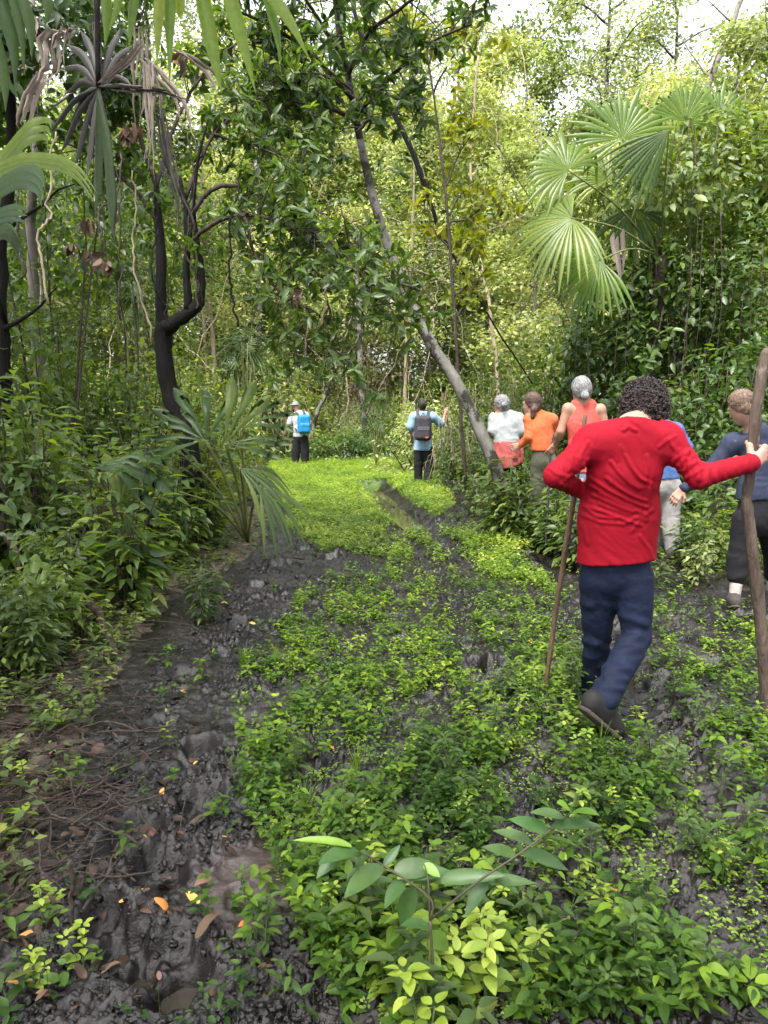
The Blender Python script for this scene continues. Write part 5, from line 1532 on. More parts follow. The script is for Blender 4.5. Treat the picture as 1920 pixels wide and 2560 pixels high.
def hand(S, wr, tip, back, thumb_side, s=1.0, curl=0.5, k=0.006):
    """relaxed hand: palm, four fingers of different lengths, thumb. back = normal of the back of the hand"""
    d = norm(tip - wr); b = norm(back - d * np.dot(back, d)); sd = np.cross(d, b) * thumb_side
    kn = wr + d * 0.085 * s
    for i, o in enumerate((-0.030, -0.010, 0.010, 0.028)):
        S.cap(wr + sd * o * 0.55 * s + d * 0.01, kn + sd * o * s, 0.015 * s, 0.0125 * s, k=0.012)
    lens = (0.062, 0.078, 0.084, 0.074)
    for i, o in enumerate((-0.032, -0.011, 0.011, 0.032)):
        a = kn + sd * o * s
        d1 = norm(d - b * curl * 0.7); d2 = norm(d - b * curl * 1.9)
        m = a + d1 * lens[i] * 0.5 * s; e = m + d2 * lens[i] * 0.5 * s
        S.cap(a, m, 0.0098 * s, 0.009 * s, k=k); S.cap(m, e, 0.009 * s, 0.0075 * s, k=k)
    a = wr + d * 0.028 * s + sd * 0.028 * s
    m = a + norm(d * 0.6 + sd * 0.7 - b * 0.3) * 0.04 * s
    e = m + norm(d * 0.9 + sd * 0.25 - b * 0.4) * 0.034 * s
    S.cap(a, m, 0.014 * s, 0.0115 * s, k=0.012); S.cap(m, e, 0.0115 * s, 0.009 * s, k=k)


def head_sdf(S, c, f, u, s=1.0):
    f = norm(f); u = norm(np.asarray(u) - f * np.dot(u, f)); r = np.cross(f, u)
    ax = (r, f, u)
    S.ell(c + u * 0.025 * s - f * 0.008 * s, ax, np.array([.076, .095, .095]) * s, k=0.02)
    S.ell(c - u * 0.035 * s + f * 0.022 * s, ax, np.array([.062, .074, .082]) * s, k=0.03)
    S.cap(c - u * 0.095 * s + f * 0.075 * s, c - u * 0.10 * s + f * 0.07 * s, 0.022 * s, k=0.03)        # chin
    S.cap(c + u * 0.012 * s + f * 0.09 * s, c - u * 0.028 * s + f * 0.112 * s, 0.010 * s, 0.015 * s, k=0.012)   # nose
    S.cap(c + u * 0.022 * s + f * 0.088 * s - r * 0.04 * s, c + u * 0.022 * s + f * 0.088 * s + r * 0.04 * s, 0.011 * s, k=0.015)  # brow
    for g in (-1, 1):
        S.cap(c + u * 0.002 * s + f * 0.088 * s + r * 0.031 * g * s, c + u * 0.002 * s + f * 0.09 * s + r * 0.032 * g * s, 0.013 * s, k=0.014, op='s')
        S.ell(c + u * 0.001 * s + f * 0.078 * s + r * 0.031 * g * s, ax, np.array([.012] * 3) * s, k=0.004)
        S.ell(c - f * 0.008 * s + r * 0.078 * g * s - u * 0.005 * s, (r, f, u), np.array([.011, .021, .034]) * s, k=0.008)  # ear
        S.ell(c - f * 0.003 * s + r * 0.090 * g * s - u * 0.003 * s, (r, f, u), np.array([.006, .010, .018]) * s, k=0.004, op='s')
    S.cap(c - u * 0.060 * s + f * 0.090 * s - r * 0.02 * s, c - u * 0.060 * s + f * 0.090 * s + r * 0.02 * s, 0.010 * s, k=0.01)   # lips
    S.cap(c - u * 0.061 * s + f * 0.102 * s - r * 0.02 * s, c - u * 0.061 * s + f * 0.102 * s + r * 0.02 * s, 0.003 * s, k=0.004, op='s')


def wrinkle(amp, freq, dirv=(0.5, 0.2, 1.0), seed=0.0):
    d = norm(dirv)

    def f(V):
        a = V @ d; e = norm(np.cross(d, [0.3, 1, 0.1])); b = V @ e
        w = perlin(b * freq * 0.35 + seed + 3, a * freq + 1.2 * perlin(a * 4 + seed, b * 5))
        return amp * (np.abs(w) * -1.2 + 0.25 + 0.5 * perlin(a * freq * .4 + seed, b * freq * .4))
    return f


def ridges(lines, h, w):
    """cloth folds laid along px polylines (used while modelling, the result is plain geometry)"""
    def f(V):
        x, y = topx(V)
        o = np.zeros(len(V))
        for L_ in lines:
            hh = L_[1] if len(L_) > 1 else 1.0
            d = seg_dist(x, y, L_[0])
            o += hh * h * (np.exp(-(d / w) ** 2) - 0.45 * np.exp(-((d - 2.1 * w) / w) ** 2))
        return o
    return f


def bounds(pts, pad):
    p = np.array(pts); return p.min(0) - pad, p.max(0) + pad


def boot(parent, an, toe, mat, solemat, s=1.0, up=(0, 0, 1), shaft=0.045, h=0.008):
    an = np.asarray(an); f = norm(toe - an); f = norm(f)
    u = norm(np.asarray(up) - f * np.dot(up, f)); r = np.cross(f, u)
    base = an - u * 0.075 * s
    heel = base - f * 0.05 * s
    S = SDF(*bounds([an + u * shaft * s, heel, toe], 0.14 * s), h)
    S.cap(an + u * shaft * s, an - u * .01, 0.048 * s, 0.046 * s, k=.02)
    S.cap(heel + u * 0.04 * s, base + f * 0.02 * s + u * 0.045 * s, 0.050 * s, 0.052 * s, k=.03)
    S.cap(base + f * 0.03 * s + u * 0.05 * s, base + f * 0.15 * s + u * 0.012 * s, 0.046 * s, 0.042 * s, k=.03)
    S.cap(heel + f * .008 * s + u * .012 * s, base + f * .14 * s + u * .008 * s, .041 * s, .043 * s, k=.02)
    S.cut(base - u * 0.012 * s, -u); S.cut(an + u * shaft * s, u)
    mb = MB(); S.into(mb)
    b = part('boot', mb, mat, parent)
    S = SDF(*bounds([heel, base + f * .2 * s], 0.12 * s), h * 0.8)
    for a, rr in ((-0.038, .042), (0.0, .038), (0.07, .042), (0.13, .044)):
        S.cap(base + f * (a - .01) * s - u * .02 * s, base + f * (a + .03) * s - u * .02 * s, rr * 1.03 * s, k=.02)
    S.cut(base - u * 0.010 * s, u); S.cut(base - u * 0.030 * s, -u)
    mb = MB(); S.into(mb)
    part('sole', mb, solemat, b)
    return b


def limbs(S, J, sh=True):
    pass


def build_person(label, J, s, h, skin, shirt=None, trousers=None, hair=None, shoes=None, group='walkers on the muddy track', hands=None):
    """J: joints in the world. clothes: dicts with material and cut"""
    J = {k: np.asarray(v, float) for k, v in J.items()}
    fw = norm(J['fwd'])
    base = np.array([J['pelvis'][0], J['pelvis'][1], 0.0])
    T = thing('person', label, 'person', base, group)
    pts = [v for k, v in J.items() if k not in ('fwd', 'hf', 'hu')]
    lo, hi = bounds(pts, 0.16)
    S = SDF(lo, hi, h)
    head_sdf(S, J['head'], J['hf'], J.get('hu', np.array([0, 0, 1.0])), s)
    hu = norm(J.get('hu', np.array([0, 0, 1.0])))
    S.cap(J['head'] - hu * 0.05 * s - norm(J['hf']) * 0.02 * s, J['neck'], 0.056 * s, 0.062 * s, k=.03)
    S.cap(J['neck'], J['chest'], 0.07 * s, 0.12 * s, k=.05, n=fw, q=.7)
    S.cap(J['shL'], J['shR'], 0.045 * s, k=.04)
    tb = J['neck'] * .6 + J['chest'] * .4; S.cap(tb, J['shL'], 0.05 * s, 0.050 * s, k=.04); S.cap(tb, J['shR'], 0.05 * s, 0.050 * s, k=.04)
    S.cap(J['chest'], J['waist'], 0.145 * s, 0.12 * s, k=.05, n=fw, q=.68)
    S.cap(J['waist'], J['pelvis'], 0.125 * s, 0.145 * s, k=.05, n=fw, q=.72)
    for g in 'LR':
        if 'el' + g in J:
            S.chain([J['sh' + g], J['el' + g], J['wr' + g]], [.052 * s, .040 * s, .027 * s], k=.02)
            m = J['el' + g] + 0.3 * (J['wr' + g] - J['el' + g])
            S.cap(m, m, .042 * s, k=.03)
        S.chain([J['hip' + g], J['kn' + g], J['an' + g]], [.075 * s, .052 * s, .036 * s], k=.03)
    mb = MB(); S.into(mb)
    for g in 'LR':
        if 'ti' + g in J:
            Sh = SDF(*bounds([J['wr' + g], J['ti' + g]], 0.13 * s), 0.0035 if h < .012 else 0.005)
            Sh.cap(J['wr' + g] - norm(J['ti' + g] - J['wr' + g]) * .03, J['wr' + g] + norm(J['ti' + g] - J['wr' + g]) * .015, .027 * s, .026 * s)
            hb = J.get('hb' + g, np.array([0, -1.0, 0.1]))
            hand(Sh, J['wr' + g], J['ti' + g], hb, 1 if g == 'R' else -1, s)
            Sh.into(mb)
    if hands: hands(mb)
    part('body', mb, skin, T)
    if shirt:
        gz = shirt.get('grow', .014)
        S = SDF(lo, hi, shirt.get('h', h))
        if shirt.get('sleeve') != 'tank':
            S.cap(J['neck'], J['chest'], 0.07 * s + gz, 0.14 * s + gz, k=.06, n=fw, q=.66)
            S.cap(J['shL'], J['shR'], 0.055 * s + gz, k=.05)
            S.cap(J['neck'], J['shL'], shirt.get('trap', 0.052) * s + gz, 0.056 * s + gz, k=.05); S.cap(J['neck'], J['shR'], shirt.get('trap', 0.052) * s + gz, 0.056 * s + gz, k=.05)
        S.cap(J['chest'], J['waist'], (0.155 * s + gz), (shirt.get('waistr', 0.14) * s + gz), k=.05, n=fw, q=.66)
        S.cap(J['waist'], J['pelvis'] - np.array([0, 0, .12]), shirt.get('waistr', 0.145) * s + gz, shirt.get('hemr', 0.185) * s + gz, k=.06, n=fw, q=.7)
        sl = shirt.get('sleeve')
        if 'yoke' in shirt:
            S.cap(shirt['yoke'][0], shirt['yoke'][1], shirt['yoke'][2], k=.05, n=fw, q=.9)
        for g in 'LR':
            if 'el' + g not in J:
                continue
            a, b, c = J['sh' + g], J['el' + g], J['wr' + g]
            if sl == 'long':
                S.chain([a, b, c - norm(c - b) * .012], [.058 * s + gz, .041 * s + gz, .031 * s + gz], k=.03)
            elif sl == 'short':
                e = a + (b - a) * 0.82
                S.cap(a, e, .062 * s + gz, .055 * s + gz + .008, k=.03)
        if sl == 'tank':
            up = norm(J['neck'] - J['chest'])
            S.cap(J['chest'], J['neck'] - up * 0.03, 0.152 * s, .092 * s, k=.04, n=fw, q=.72)
            for g in 'LR':
                st = J['neck'] * .55 + J['sh' + g] * .45
                S.cap(st + np.array([0, 0, .004 * s]), J['chest'] * .5 + st * .5, .062 * s, .08 * s, k=.03)
        hm = shirt['hem']; S.cut(hm, shirt.get('hemn', np.array([0, 0, -1.0])))
        nkn = norm(J['head'] - J['neck'])
        nkn = norm(shirt.get('neckn', nkn)); S.neckcut(J['neck'] + nkn * shirt.get('collar', 0.03) * s, nkn, .13 * s) if sl != 'tank' else None
        mb = MB(); S.into(mb, shirt.get('disp', wrinkle(.007 * s, 13, seed=s * 7 + base[0])))
        sv = None
        if 'seams' in shirt:
            vx, vy = topx(np.concatenate(mb.v))
            sv = np.zeros(len(vx))
            for ln in shirt['seams']: sv = np.maximum(sv, np.exp(-(seg_dist(vx, vy, ln) / 2.8) ** 2))
            sv *= np.concatenate(mb.v)[:, 1] < J['chest'][1] + .02
        so_ = part(shirt.get('name', 'shirt'), mb, shirt['mat'], T, attrs=dict(seam=sv) if sv is not None else None)
        if 'ring' in shirt:
            c_, r_, f_, ra, rb = shirt['ring']; th = np.linspace(0, 6.2832, 33)
            cm = MB(); tube(cm, c_ + np.cos(th)[:, None] * r_ * ra + np.sin(th)[:, None] * f_ * rb, .0075, 8); part('collar', cm, shirt['mat'], so_)
    if trousers:
        gz = trousers.get('grow', .014); cut = trousers.get('cut', 0.93)
        S = SDF(lo, hi, h)
        S.cap(J['waist'], J['pelvis'], 0.125 * s + gz, 0.15 * s + gz, k=.05, n=fw, q=.72)
        for g in 'LR':
            e = J['kn' + g] + (J['an' + g] - J['kn' + g]) * cut
            w = trousers.get('width', 1.0)
            S.chain([J['hip' + g] * .9 + J['pelvis'] * .1, J['kn' + g], e], [.092 * s + gz, (.058 * s + gz) * w, (.05 * s + gz) * trousers.get('cuff', w)], k=trousers.get('legk', .03))
        S.cut(J['waist'] + np.array([0, 0, .02]), [0, 0, 1])
        mb = MB(); S.into(mb, trousers.get('disp', wrinkle(.009 * s, 11, (0.15, 0.1, 1), seed=base[1])))
        part('trousers', mb, trousers['mat'], T)
    if shoes:
        for g in 'LR':
            if trousers and trousers.get('sock') is not None:
                mb = MB(); tube(mb, spline([J['kn' + g] + (J['an' + g] - J['kn' + g]) * .62, J['an' + g]], 6), [.050 * s, .046 * s, .044 * s], 14)
                part('sock', mb, trousers['sock'], T)
            boot(T, J['an' + g], J['to' + g], shoes[0], shoes[1], s, up=J.get('fu' + g, np.array([0, 0, 1.0])), h=h * .8)
    return T, J


def hair_cap(T, J, s, mat, h=0.006, drop=0.0, bun=None, thick=.014, tail=None, face=0.35, name='hair'):
    """smooth combed hair over the skull with grooves running to the knot"""
    c = J['head']; f = norm(J['hf']); u = norm(J.get('hu', np.array([0, 0, 1.0])) - f * np.dot(J.get('hu', np.array([0, 0, 1.0])), f)); r = np.cross(f, u)
    S = SDF(c - 0.3 * s, c + 0.3 * s, h)
    S.ell(c + u * 0.03 * s - f * 0.012 * s, (r, f, u), (np.array([.078, .098, .097]) + thick) * s, k=.02)
    S.ell(c - u * 0.03 * s - f * 0.03 * s, (r, f, u), (np.array([.062, .062, .06 + drop]) + thick * .8) * s, k=.03)
    S.cut(c + f * (0.075) * s + u * .05 * s, norm(f * 1.0 - u * 0.9))
    S.cut(c + f * 0.028 * s, norm(f * .95 - u * .45)) if face else None
    knot = c - f * 0.13 * s - u * 0.02 * s if bun is None else bun
    if bun is not None:
        S.ell(bun, (r, f, u), np.array([.040, .034, .036]) * s, k=.015)
        S.cap(bun, c - f * .08 * s, .024 * s, .035 * s, k=.02)
    if tail is not None:
        S.chain([c - f * .08 * s] + list(tail), [.04 * s] + [.032 * s, .028 * s, .018 * s][:len(tail)], k=.02)

    def groove(V):
        q = V - (c + u * .05 * s)
        ang = np.arctan2(q @ r, q @ u + 1e-6); b = (q @ f)
        return 0.003 * s * perlin(ang * 5 + 3, b * 2)
    mb = MB(); S.into(mb, groove)
    o = part(name, mb, mat, T)
    # combed strands lying on the scalp and running to the knot
    st = MB()
    ctr = c + u * 0.02 * s - f * 0.012 * s; R_ = (np.array([.078, .098, .100]) + thick) * s
    dk = norm(knot - ctr)
    for i in range(230):
        th = rng.uniform(-1.45, 1.45); ff = rng.uniform(-.5, .42)
        d0 = norm(r * math.sin(th) + u * math.cos(th) + f * ff)
        tt = np.linspace(0, 1, 9)[:, None]; dd = norm(d0 * (1 - tt) + dk * tt)
        loc = np.stack([dd @ r, dd @ f, dd @ u], 1); rad_ = 1 / np.sqrt(((loc / R_) ** 2).sum(1))
        pts = ctr + dd * (rad_ * (1 + .012 * rng.random()))[:, None]
        tube(st, wig(pts, .003 * s), np.array([.0022, .0030, .0020]) * s, 4)
    part('hair_strand', st, mat, o)
    return o


def hairmat(name, c1, c2):
    m, nt, out = nmat(name); L = nt.links.new
    tc = node(nt, 'TexCoord'); mp = node(nt, 'Mapping'); mp.inputs['Scale'].default_value = (1, .35, .35); L(tc.outputs['Object'], mp.inputs[0])
    nz = node(nt, 'TexNoise', _Scale=120.0, _Detail=4.0); L(mp.outputs[0], nz.inputs['Vector'])
    cr = ramp(nt, nz.outputs[0], [(0.35, c1), (0.65, c2)])
    p = node(nt, 'BsdfPrincipled', _Roughness=0.6); p.inputs['Specular IOR Level'].default_value = .3; L(cr.outputs[0], p.inputs['Base Color'])
    b = node(nt, 'Bump', _Strength=.25, _Distance=.002); L(nz.outputs[0], b.inputs['Height']); L(b.outputs[0], p.inputs['Normal'])
    L(p.outputs[0], out.inputs[0]); return m


H_BLACK = hairmat('black_hair', (.008, .007, .007), (.028, .024, .022))
H_CURL = hairmat('dark_curly_hair', (.010, .008, .0075), (.060, .047, .045))
H_GREY = hairmat('grey_hair', (.07, .07, .07), (.24, .24, .245))
H_BROWN = hairmat('brown_hair', (.055, .033, .024), (.17, .11, .08))
H_DKBR = hairmat('dark_brown_hair', (.03, .018, .014), (.10, .06, .045))
M_BOOT = plainmat('muddy_boot', (.0065, .0055, .005), rough=.75, var=.45, scale=18, bump=.4)
M_SOLE = plainmat('boot_sole', (.045, .033, .027), rough=.9, var=.5, scale=22, bump=.5)
M_SHOE = plainmat('grey_shoe', (.045, .037, .036), rough=.8, var=.4, scale=20, bump=.3)
M_STICK = barkmat('stick_bark', (.055, .036, .027), (.14, .105, .085), (.20, .165, .14), scale=14, stretch=.2, bump=.8, moss=.6)
M_STICK2 = barkmat('pale_stick_bark', (.075, .045, .027), (.15, .10, .065), scale=18, stretch=.2, bump=.6)
M_RED = clothmat('red_jersey', (0.26, 0.0022, 0.013), (0.205, 0.0014, 0.009), rough=.8, scale=4, bump=.16, sheen=.0, wr=14, spec=.18)
_nt = M_RED.node_tree; _p = [n for n in _nt.nodes if n.type == 'BSDF_PRINCIPLED'][0]
_src = _p.inputs['Base Color'].links[0].from_socket
_a = node(_nt, 'Attribute', attribute_name='seam'); _m = node(_nt, 'Mix', data_type='RGBA')
_nt.links.new(_a.outputs['Fac'], _m.inputs[0]); _nt.links.new(_src, _m.inputs[6]); _m.inputs[7].default_value = (.20, .002, .010, 1); _nt.links.new(_m.outputs[2], _p.inputs['Base Color'])
M_NAVY = clothmat('navy_trousers', (0.0018, 0.0068, 0.027), (0.0012, 0.004, 0.017), rough=.8, scale=6, bump=.5, stain=(3.2, .67, (.10, .11, .14)))
M_BLACKT = clothmat('black_trousers', (0.0085, 0.008, 0.0105), rough=.9, bump=.4)
M_LBLUE = clothmat('light_blue_shirt', (0.24, 0.37, 0.52), rough=.9)
M_WHITE = clothmat('grey_white_shirt', (0.36, 0.39, 0.39), rough=.9)
M_ORANGE = clothmat('orange_shirt', (0.55, 0.115, 0.040), rough=.85)
M_CORAL = clothmat('coral_shirt', (0.48, 0.070, 0.055), rough=.85)
M_PINK = clothmat('pink_cloth', (0.38, 0.085, 0.080), rough=.9)
M_BLUE = clothmat('blue_shirt', (0.055, 0.105, 0.26), rough=.85)
M_DKBLUE = clothmat('dark_blue_shirt', (0.024, 0.031, 0.060), rough=.85, stain=(30, .62, (.09, .12, .22)))
M_GREYT = clothmat('grey_trousers', (0.22, 0.205, 0.20), (0.14, 0.13, 0.13), rough=.9, scale=12)
M_OLIVE = clothmat('olive_trousers', (0.075, 0.078, 0.052), rough=.9)
M_SOCK = clothmat('pale_sock', (0.40, 0.33, 0.30), rough=.95)
M_PACKD = clothmat('dark_pack', (0.045, 0.042, 0.052), rough=.75)
M_PACKB = clothmat('blue_pack', (0.012, 0.19, 0.44), rough=.6)
M_PACKG = clothmat('grey_pack', (0.18, 0.185, 0.20), rough=.7)


def stick(pts, r, mat, label, group='walking sticks', n=40):
    mb = MB(); P = spline(pts, n); P = wig(P, 0.004)
    rr = np.interp(np.linspace(0, 1, n), np.linspace(0, 1, len(r)), r)
    kn = rng.integers(3, n - 3, 5)
    for k in kn: rr[k] *= 1.18
    tube(mb, P, rr, 12, knob=.03)
    return single('walking_stick', mb, mat, label, 'walking stick', group, loc=P[-1])


# ---- the person in red ------------------------------------------------------
D = 3.6
J = dict(fwd=(0.12, 1, 0), hf=(0.22, .70, -.70), hu=(0.12, .70, .70),
         head=at(1613, 1027, 3.74), neck=at(1578, 1074, 3.60), chest=at(1562, 1165, 3.62), waist=at(1546, 1290, 3.70), pelvis=at(1540, 1420, 3.74),
         shL=at(1480, 1106, 3.60), shR=at(1664, 1098, 3.60), elL=at(1390, 1188, 3.52), wrL=at(1441, 1222, 3.74),
         elR=at(1747, 1192, 3.52), wrR=at(1882, 1156, 3.56),
         hipL=at(1496, 1450, 3.76), hipR=at(1584, 1450, 3.72), knL=at(1491, 1600, 3.84), anL=at(1487, 1745, 4.02),
         knR=at(1592, 1590, 3.68), anR=at(1508, 1750, 3.42), toL=at(1478, 1800, 4.22), toR=at(1508, 1750, 3.42) + .2 * norm([.70, .25, -.66]))
J['fuR'] = np.array([0.6, .35, .7])
folds = [
    ([(1640, 1090), (1600, 1130), (1560, 1190)], .5), ([(1560, 1095), (1600, 1160), (1628, 1235)], .9), ([(1530, 1120), (1575, 1190), (1622, 1260)], .9),
    ([(1500, 1140), (1550, 1215), (1612, 1285)], .8), ([(1490, 1190), (1535, 1250), (1590, 1310)], .7), ([(1480, 1230), (1520, 1280), (1570, 1335)], .7),
    ([(1456, 1265), (1490, 1290), (1540, 1298)], 1.0), ([(1452, 1285), (1500, 1305), (1560, 1310), (1600, 1290)], .8), ([(1590, 1240), (1620, 1262)], .7),
    ([(1577, 1330), (1600, 1300), (1632, 1275)], .7), ([(1600, 1340), (1625, 1375), (1634, 1400)], .8), ([(1618, 1140), (1632, 1190), (1622, 1240), (1616, 1300)], 1.1),
    ([(1560, 1075), (1572, 1066), (1590, 1076)], 1.3), ([(1455, 1310), (1470, 1360)], .6), ([(1540, 1150), (1530, 1210)], .5),
    ([(1672, 1098), (1690, 1130), (1680, 1165)], 1.0), ([(1700, 1125), (1706, 1160), (1690, 1190)], .9), ([(1722, 1150), (1722, 1185), (1706, 1210)], 1.1),
    ([(1752, 1172), (1745, 1200)], 1.0), ([(1772, 1170), (1768, 1205), (1752, 1222)], .8), ([(1800, 1168), (1792, 1205)], .6), ([(1840, 1166), (1836, 1190)], .5),
    ([(1868, 1150), (1872, 1180)], .5), ([(1470, 1105), (1450, 1140), (1460, 1170)], .8), ([(1430, 1140), (1425, 1175)], .8), ([(1402, 1165), (1412, 1200)], .9),
    ([(1400, 1210), (1425, 1220)], .7), ([(1470, 1150), (1440, 1190)], .7)]
nq = norm([.10, .45, .89]); rq = norm(np.cross([0, 1, 0], nq)); fq = np.cross(nq, rq)
RING = (J['neck'] + nq * .030, rq, fq, .074, .060)
SEAMS = [[(1655, 1118), (1630, 1140), (1620, 1190), (1617, 1260), (1624, 1330), (1634, 1400)], [(1476, 1130), (1468, 1180), (1462, 1260), (1450, 1330)], [(1430, 1374), (1500, 1386), (1570, 1394), (1645, 1402)], [(1668, 1085), (1662, 1120), (1650, 1160)], [(1496, 1085), (1482, 1120), (1476, 1160)]]
fz = np.random.default_rng(31)
folds = folds[6:8] + folds[9:]
for i in range(11):                                      # long creases fanning from the back towards the right armpit
    k = (i + fz.uniform(.0, 1.)) / 11
    x0, y0 = 1560 - 100 * min(1, k * 1.6) + fz.normal() * 4, 1088 + 185 * k
    tx, ty = 1628 + 6 * k, 1195 + 140 * k
    f0, f1 = fz.uniform(0, .3), fz.uniform(.7, 1.0)
    q = lambda f: (x0 + (tx - x0) * f, y0 + (ty - y0) * f + (30 - 34 * k) * math.sin(f * 3.1))
    folds.append(([q(f0), q(f0 * .67 + f1 * .33), q(f0 * .33 + f1 * .67), q(f1)], fz.uniform(.25, 1.25)))
for i in range(20):                                      # rings round both sleeves
    f = fz.random(); a = fz.choice(4)
    A, B = [((1480, 1106), (1390, 1188)), ((1395, 1195), (1440, 1222)), ((1664, 1098), (1747, 1192)), ((1747, 1192), (1880, 1156))][a]
    cx, cy = A[0] + (B[0] - A[0]) * f, A[1] + (B[1] - A[1]) * f
    ux, uy = B[1] - A[1], -(B[0] - A[0]); m_ = math.hypot(ux, uy); ux, uy = ux / m_, uy / m_
    t_ = fz.uniform(-.5, .5); vx_, vy_ = ux + uy * t_, uy - ux * t_
    folds.append(([(cx - vx_ * 24, cy - vy_ * 24), (cx + fz.normal() * 4, cy + fz.normal() * 4), (cx + vx_ * 24, cy + vy_ * 24)], fz.uniform(.3, .9)))
rg = ridges(folds, .0048, 4.2)
wv = wrinkle(.0035, 16, (0.7, 0.1, 0.7), seed=2.0)
shirt = dict(mat=M_RED, sleeve='long', grow=.013, h=.0062, collar=.030, neckn=np.array([.10, .45, .89]), ring=RING, seams=SEAMS, hemr=.188, waistr=.166, trap=.058, yoke=[at(1505, 1116, 3.61), at(1645, 1110, 3.61), .088], hem=at(1538, 1401, 3.72), hemn=np.array([0.10, 0, -1.0]), disp=lambda V: rg(V) + wv(V))
stickL = [at(1463, 1038, 3.86), at(1446, 1150, 3.84), at(1434, 1240, 3.85), at(1410, 1390, 3.90), at(1385, 1560, 3.96), at(1357, 1766, 4.03)]
stickR = [at(1922, 880, 3.60), at(1912, 893, 3.60), at(1892, 1002, 3.605), at(1885, 1070, 3.605), at(1874, 1190, 3.61), at(1864, 1250, 3.61), at(1872, 1310, 3.615), at(1881, 1390, 3.62), at(1894, 1490, 3.64), at(1913, 1690, 3.70), at(1921, 1850, 3.74)]


def red_hands(mb):
    # right fist closed round the thick stick: back of the hand towards the camera side
    S = SDF(at(1893, 1135, 3.60) - .14, at(1893, 1135, 3.60) + .14, .003)
    c = at(1889, 1132, 3.605)
    wr = J['wrR']
    S.cap(wr - norm(wr - J['elR']) * .05, wr, .027, .027)
    for i, z in enumerate((.030, .010, -.011, -.030)):
        kn = c + np.array([.022, -.036, z]); l = (.92, 1.0, .97, .86)[i]
        S.cap(wr + np.array([.006, -.004, z * .45]), kn, .018, .0135, k=.014)
        p1 = c + np.array([.046 * l, -.010, z - .003]); p2 = c + np.array([.034 * l, .032, z - .005]); p3 = c + np.array([-.004, .040, z - .005])
        S.cap(kn, p1, .0122, .0112, k=.006); S.cap(p1, p2, .0112, .0102, k=.006); S.cap(p2, p3, .0102, .0088, k=.006)
    a = wr + np.array([-.004, .010, .022]); b = c + np.array([-.036, -.012, .034]); d = c + np.array([-.030, .022, .046]); e = c + np.array([.000, .036, .046])
    S.cap(a, b, .018, .0145, k=.014); S.cap(b, d, .0140, .0115, k=.008); S.cap(d, e, .0115, .009, k=.006)
    S.into(mb)
    # left hand round the thin stick in front of the body
    c = at(1440, 1216, 3.845)
    S = SDF(c - .15, c + .15, .0035)
    wr = J['wrL']
    S.cap(wr - norm(wr - J['elL']) * .05, wr, .027, .027)
    for i, z in enumerate((.030, .010, -.010, -.028)):
        kn = c + np.array([.026, -.012, z]); l = (.92, 1.0, .97, .86)[i]
        S.cap(wr + np.array([.004, .006, z * .45]), kn, .017, .0130, k=.014)
        p1 = c + np.array([.020 * l, .026, z]); p2 = c + np.array([-.014, .026, z - .003]); p3 = c + np.array([-.024, -.004, z - .004])
        S.cap(kn, p1, .0115, .0108, k=.006); S.cap(p1, p2, .0108, .010, k=.006); S.cap(p2, p3, .010, .0085, k=.006)
    S.cap(wr + np.array([-.012, .01, .016]), c + np.array([-.022, -.030, .026]), .016, .0125, k=.012); S.cap(c + np.array([-.022, -.030, .026]), c + np.array([-.012, -.012, .055]), .0125, .0095, k=.006)
    S.into(mb)


tr_l = [([(1445, 1500), (1480, 1520)], .6), ([(1460, 1600), (1490, 1612)], 1.0), ([(1462, 1640), (1492, 1650)], .9), ([(1464, 1690), (1488, 1700)], .8),
        ([(1540, 1600), (1600, 1590)], 1.0), ([(1530, 1630), (1595, 1620)], .7), ([(1512, 1690), (1560, 1700)], 1.0), ([(1505, 1712), (1555, 1722)], 1.0), ([(1500, 1668), (1570, 1672)], .8), ([(1550, 1540), (1615, 1560)], .7)]
trg = ridges(tr_l, .009, 8); twv = wrinkle(.007, 10, (0.2, 0.1, 1), seed=9)
T, JJ = build_person('person in red long-sleeved shirt and navy trousers walking with a stick in each hand', J, 1.0, .009, SKIN, shirt=shirt,
                     trousers=dict(mat=M_NAVY, grow=.016, cut=.97, width=.98, cuff=1.12, legk=.014, disp=lambda V: trg(V) + twv(V)), shoes=(M_BOOT, M_SOLE), hands=red_hands)
stick(stickL, [.011, .013, .014, .014, .013, .011], M_STICK2, 'thin brown stick in the left hand of the person in red')
stick(stickR, [.022, .026, .025, .024, .027, .028, .029], M_STICK, 'thick bent barked pole gripped by the right fist of the person in red')
# shirt trim: hem band, collar, side seam
tm = MB()
hp = [at(1436, 1383, 3.70), at(1470, 1396, 3.60), at(1540, 1402, 3.575), at(1610, 1408, 3.60), at(1640, 1412, 3.69)]
c = JJ['head']; f = norm(JJ['hf']); u = norm(JJ['hu'] - f * np.dot(JJ['hu'], f)); r = np.cross(f, u)
hb = MB()
capm = SDF(c - .2, c + .2, .007)
capm.ell(c + u * .03 - f * .012, (r, f, u), np.array([.082, .101, .100]), k=.02); capm.ell(c - u * .03 - f * .035, (r, f, u), np.array([.078, .07, .085]), k=.03)
capm.cut(c + f * .075 + u * .05, norm(f - u * .9)); capm.cut(c + f * .03, norm(f * .95 - u * .45))
hz = lambda V: .020 * perlin(V[:, 0] * 30 + V[:, 1] * 9, V[:, 2] * 30 + V[:, 1] * 22) + .006
capm.into(hb, hz)
hair = part('hair', hb, H_CURL, T)
V0 = np.concatenate(hb.v)
cb = MB()
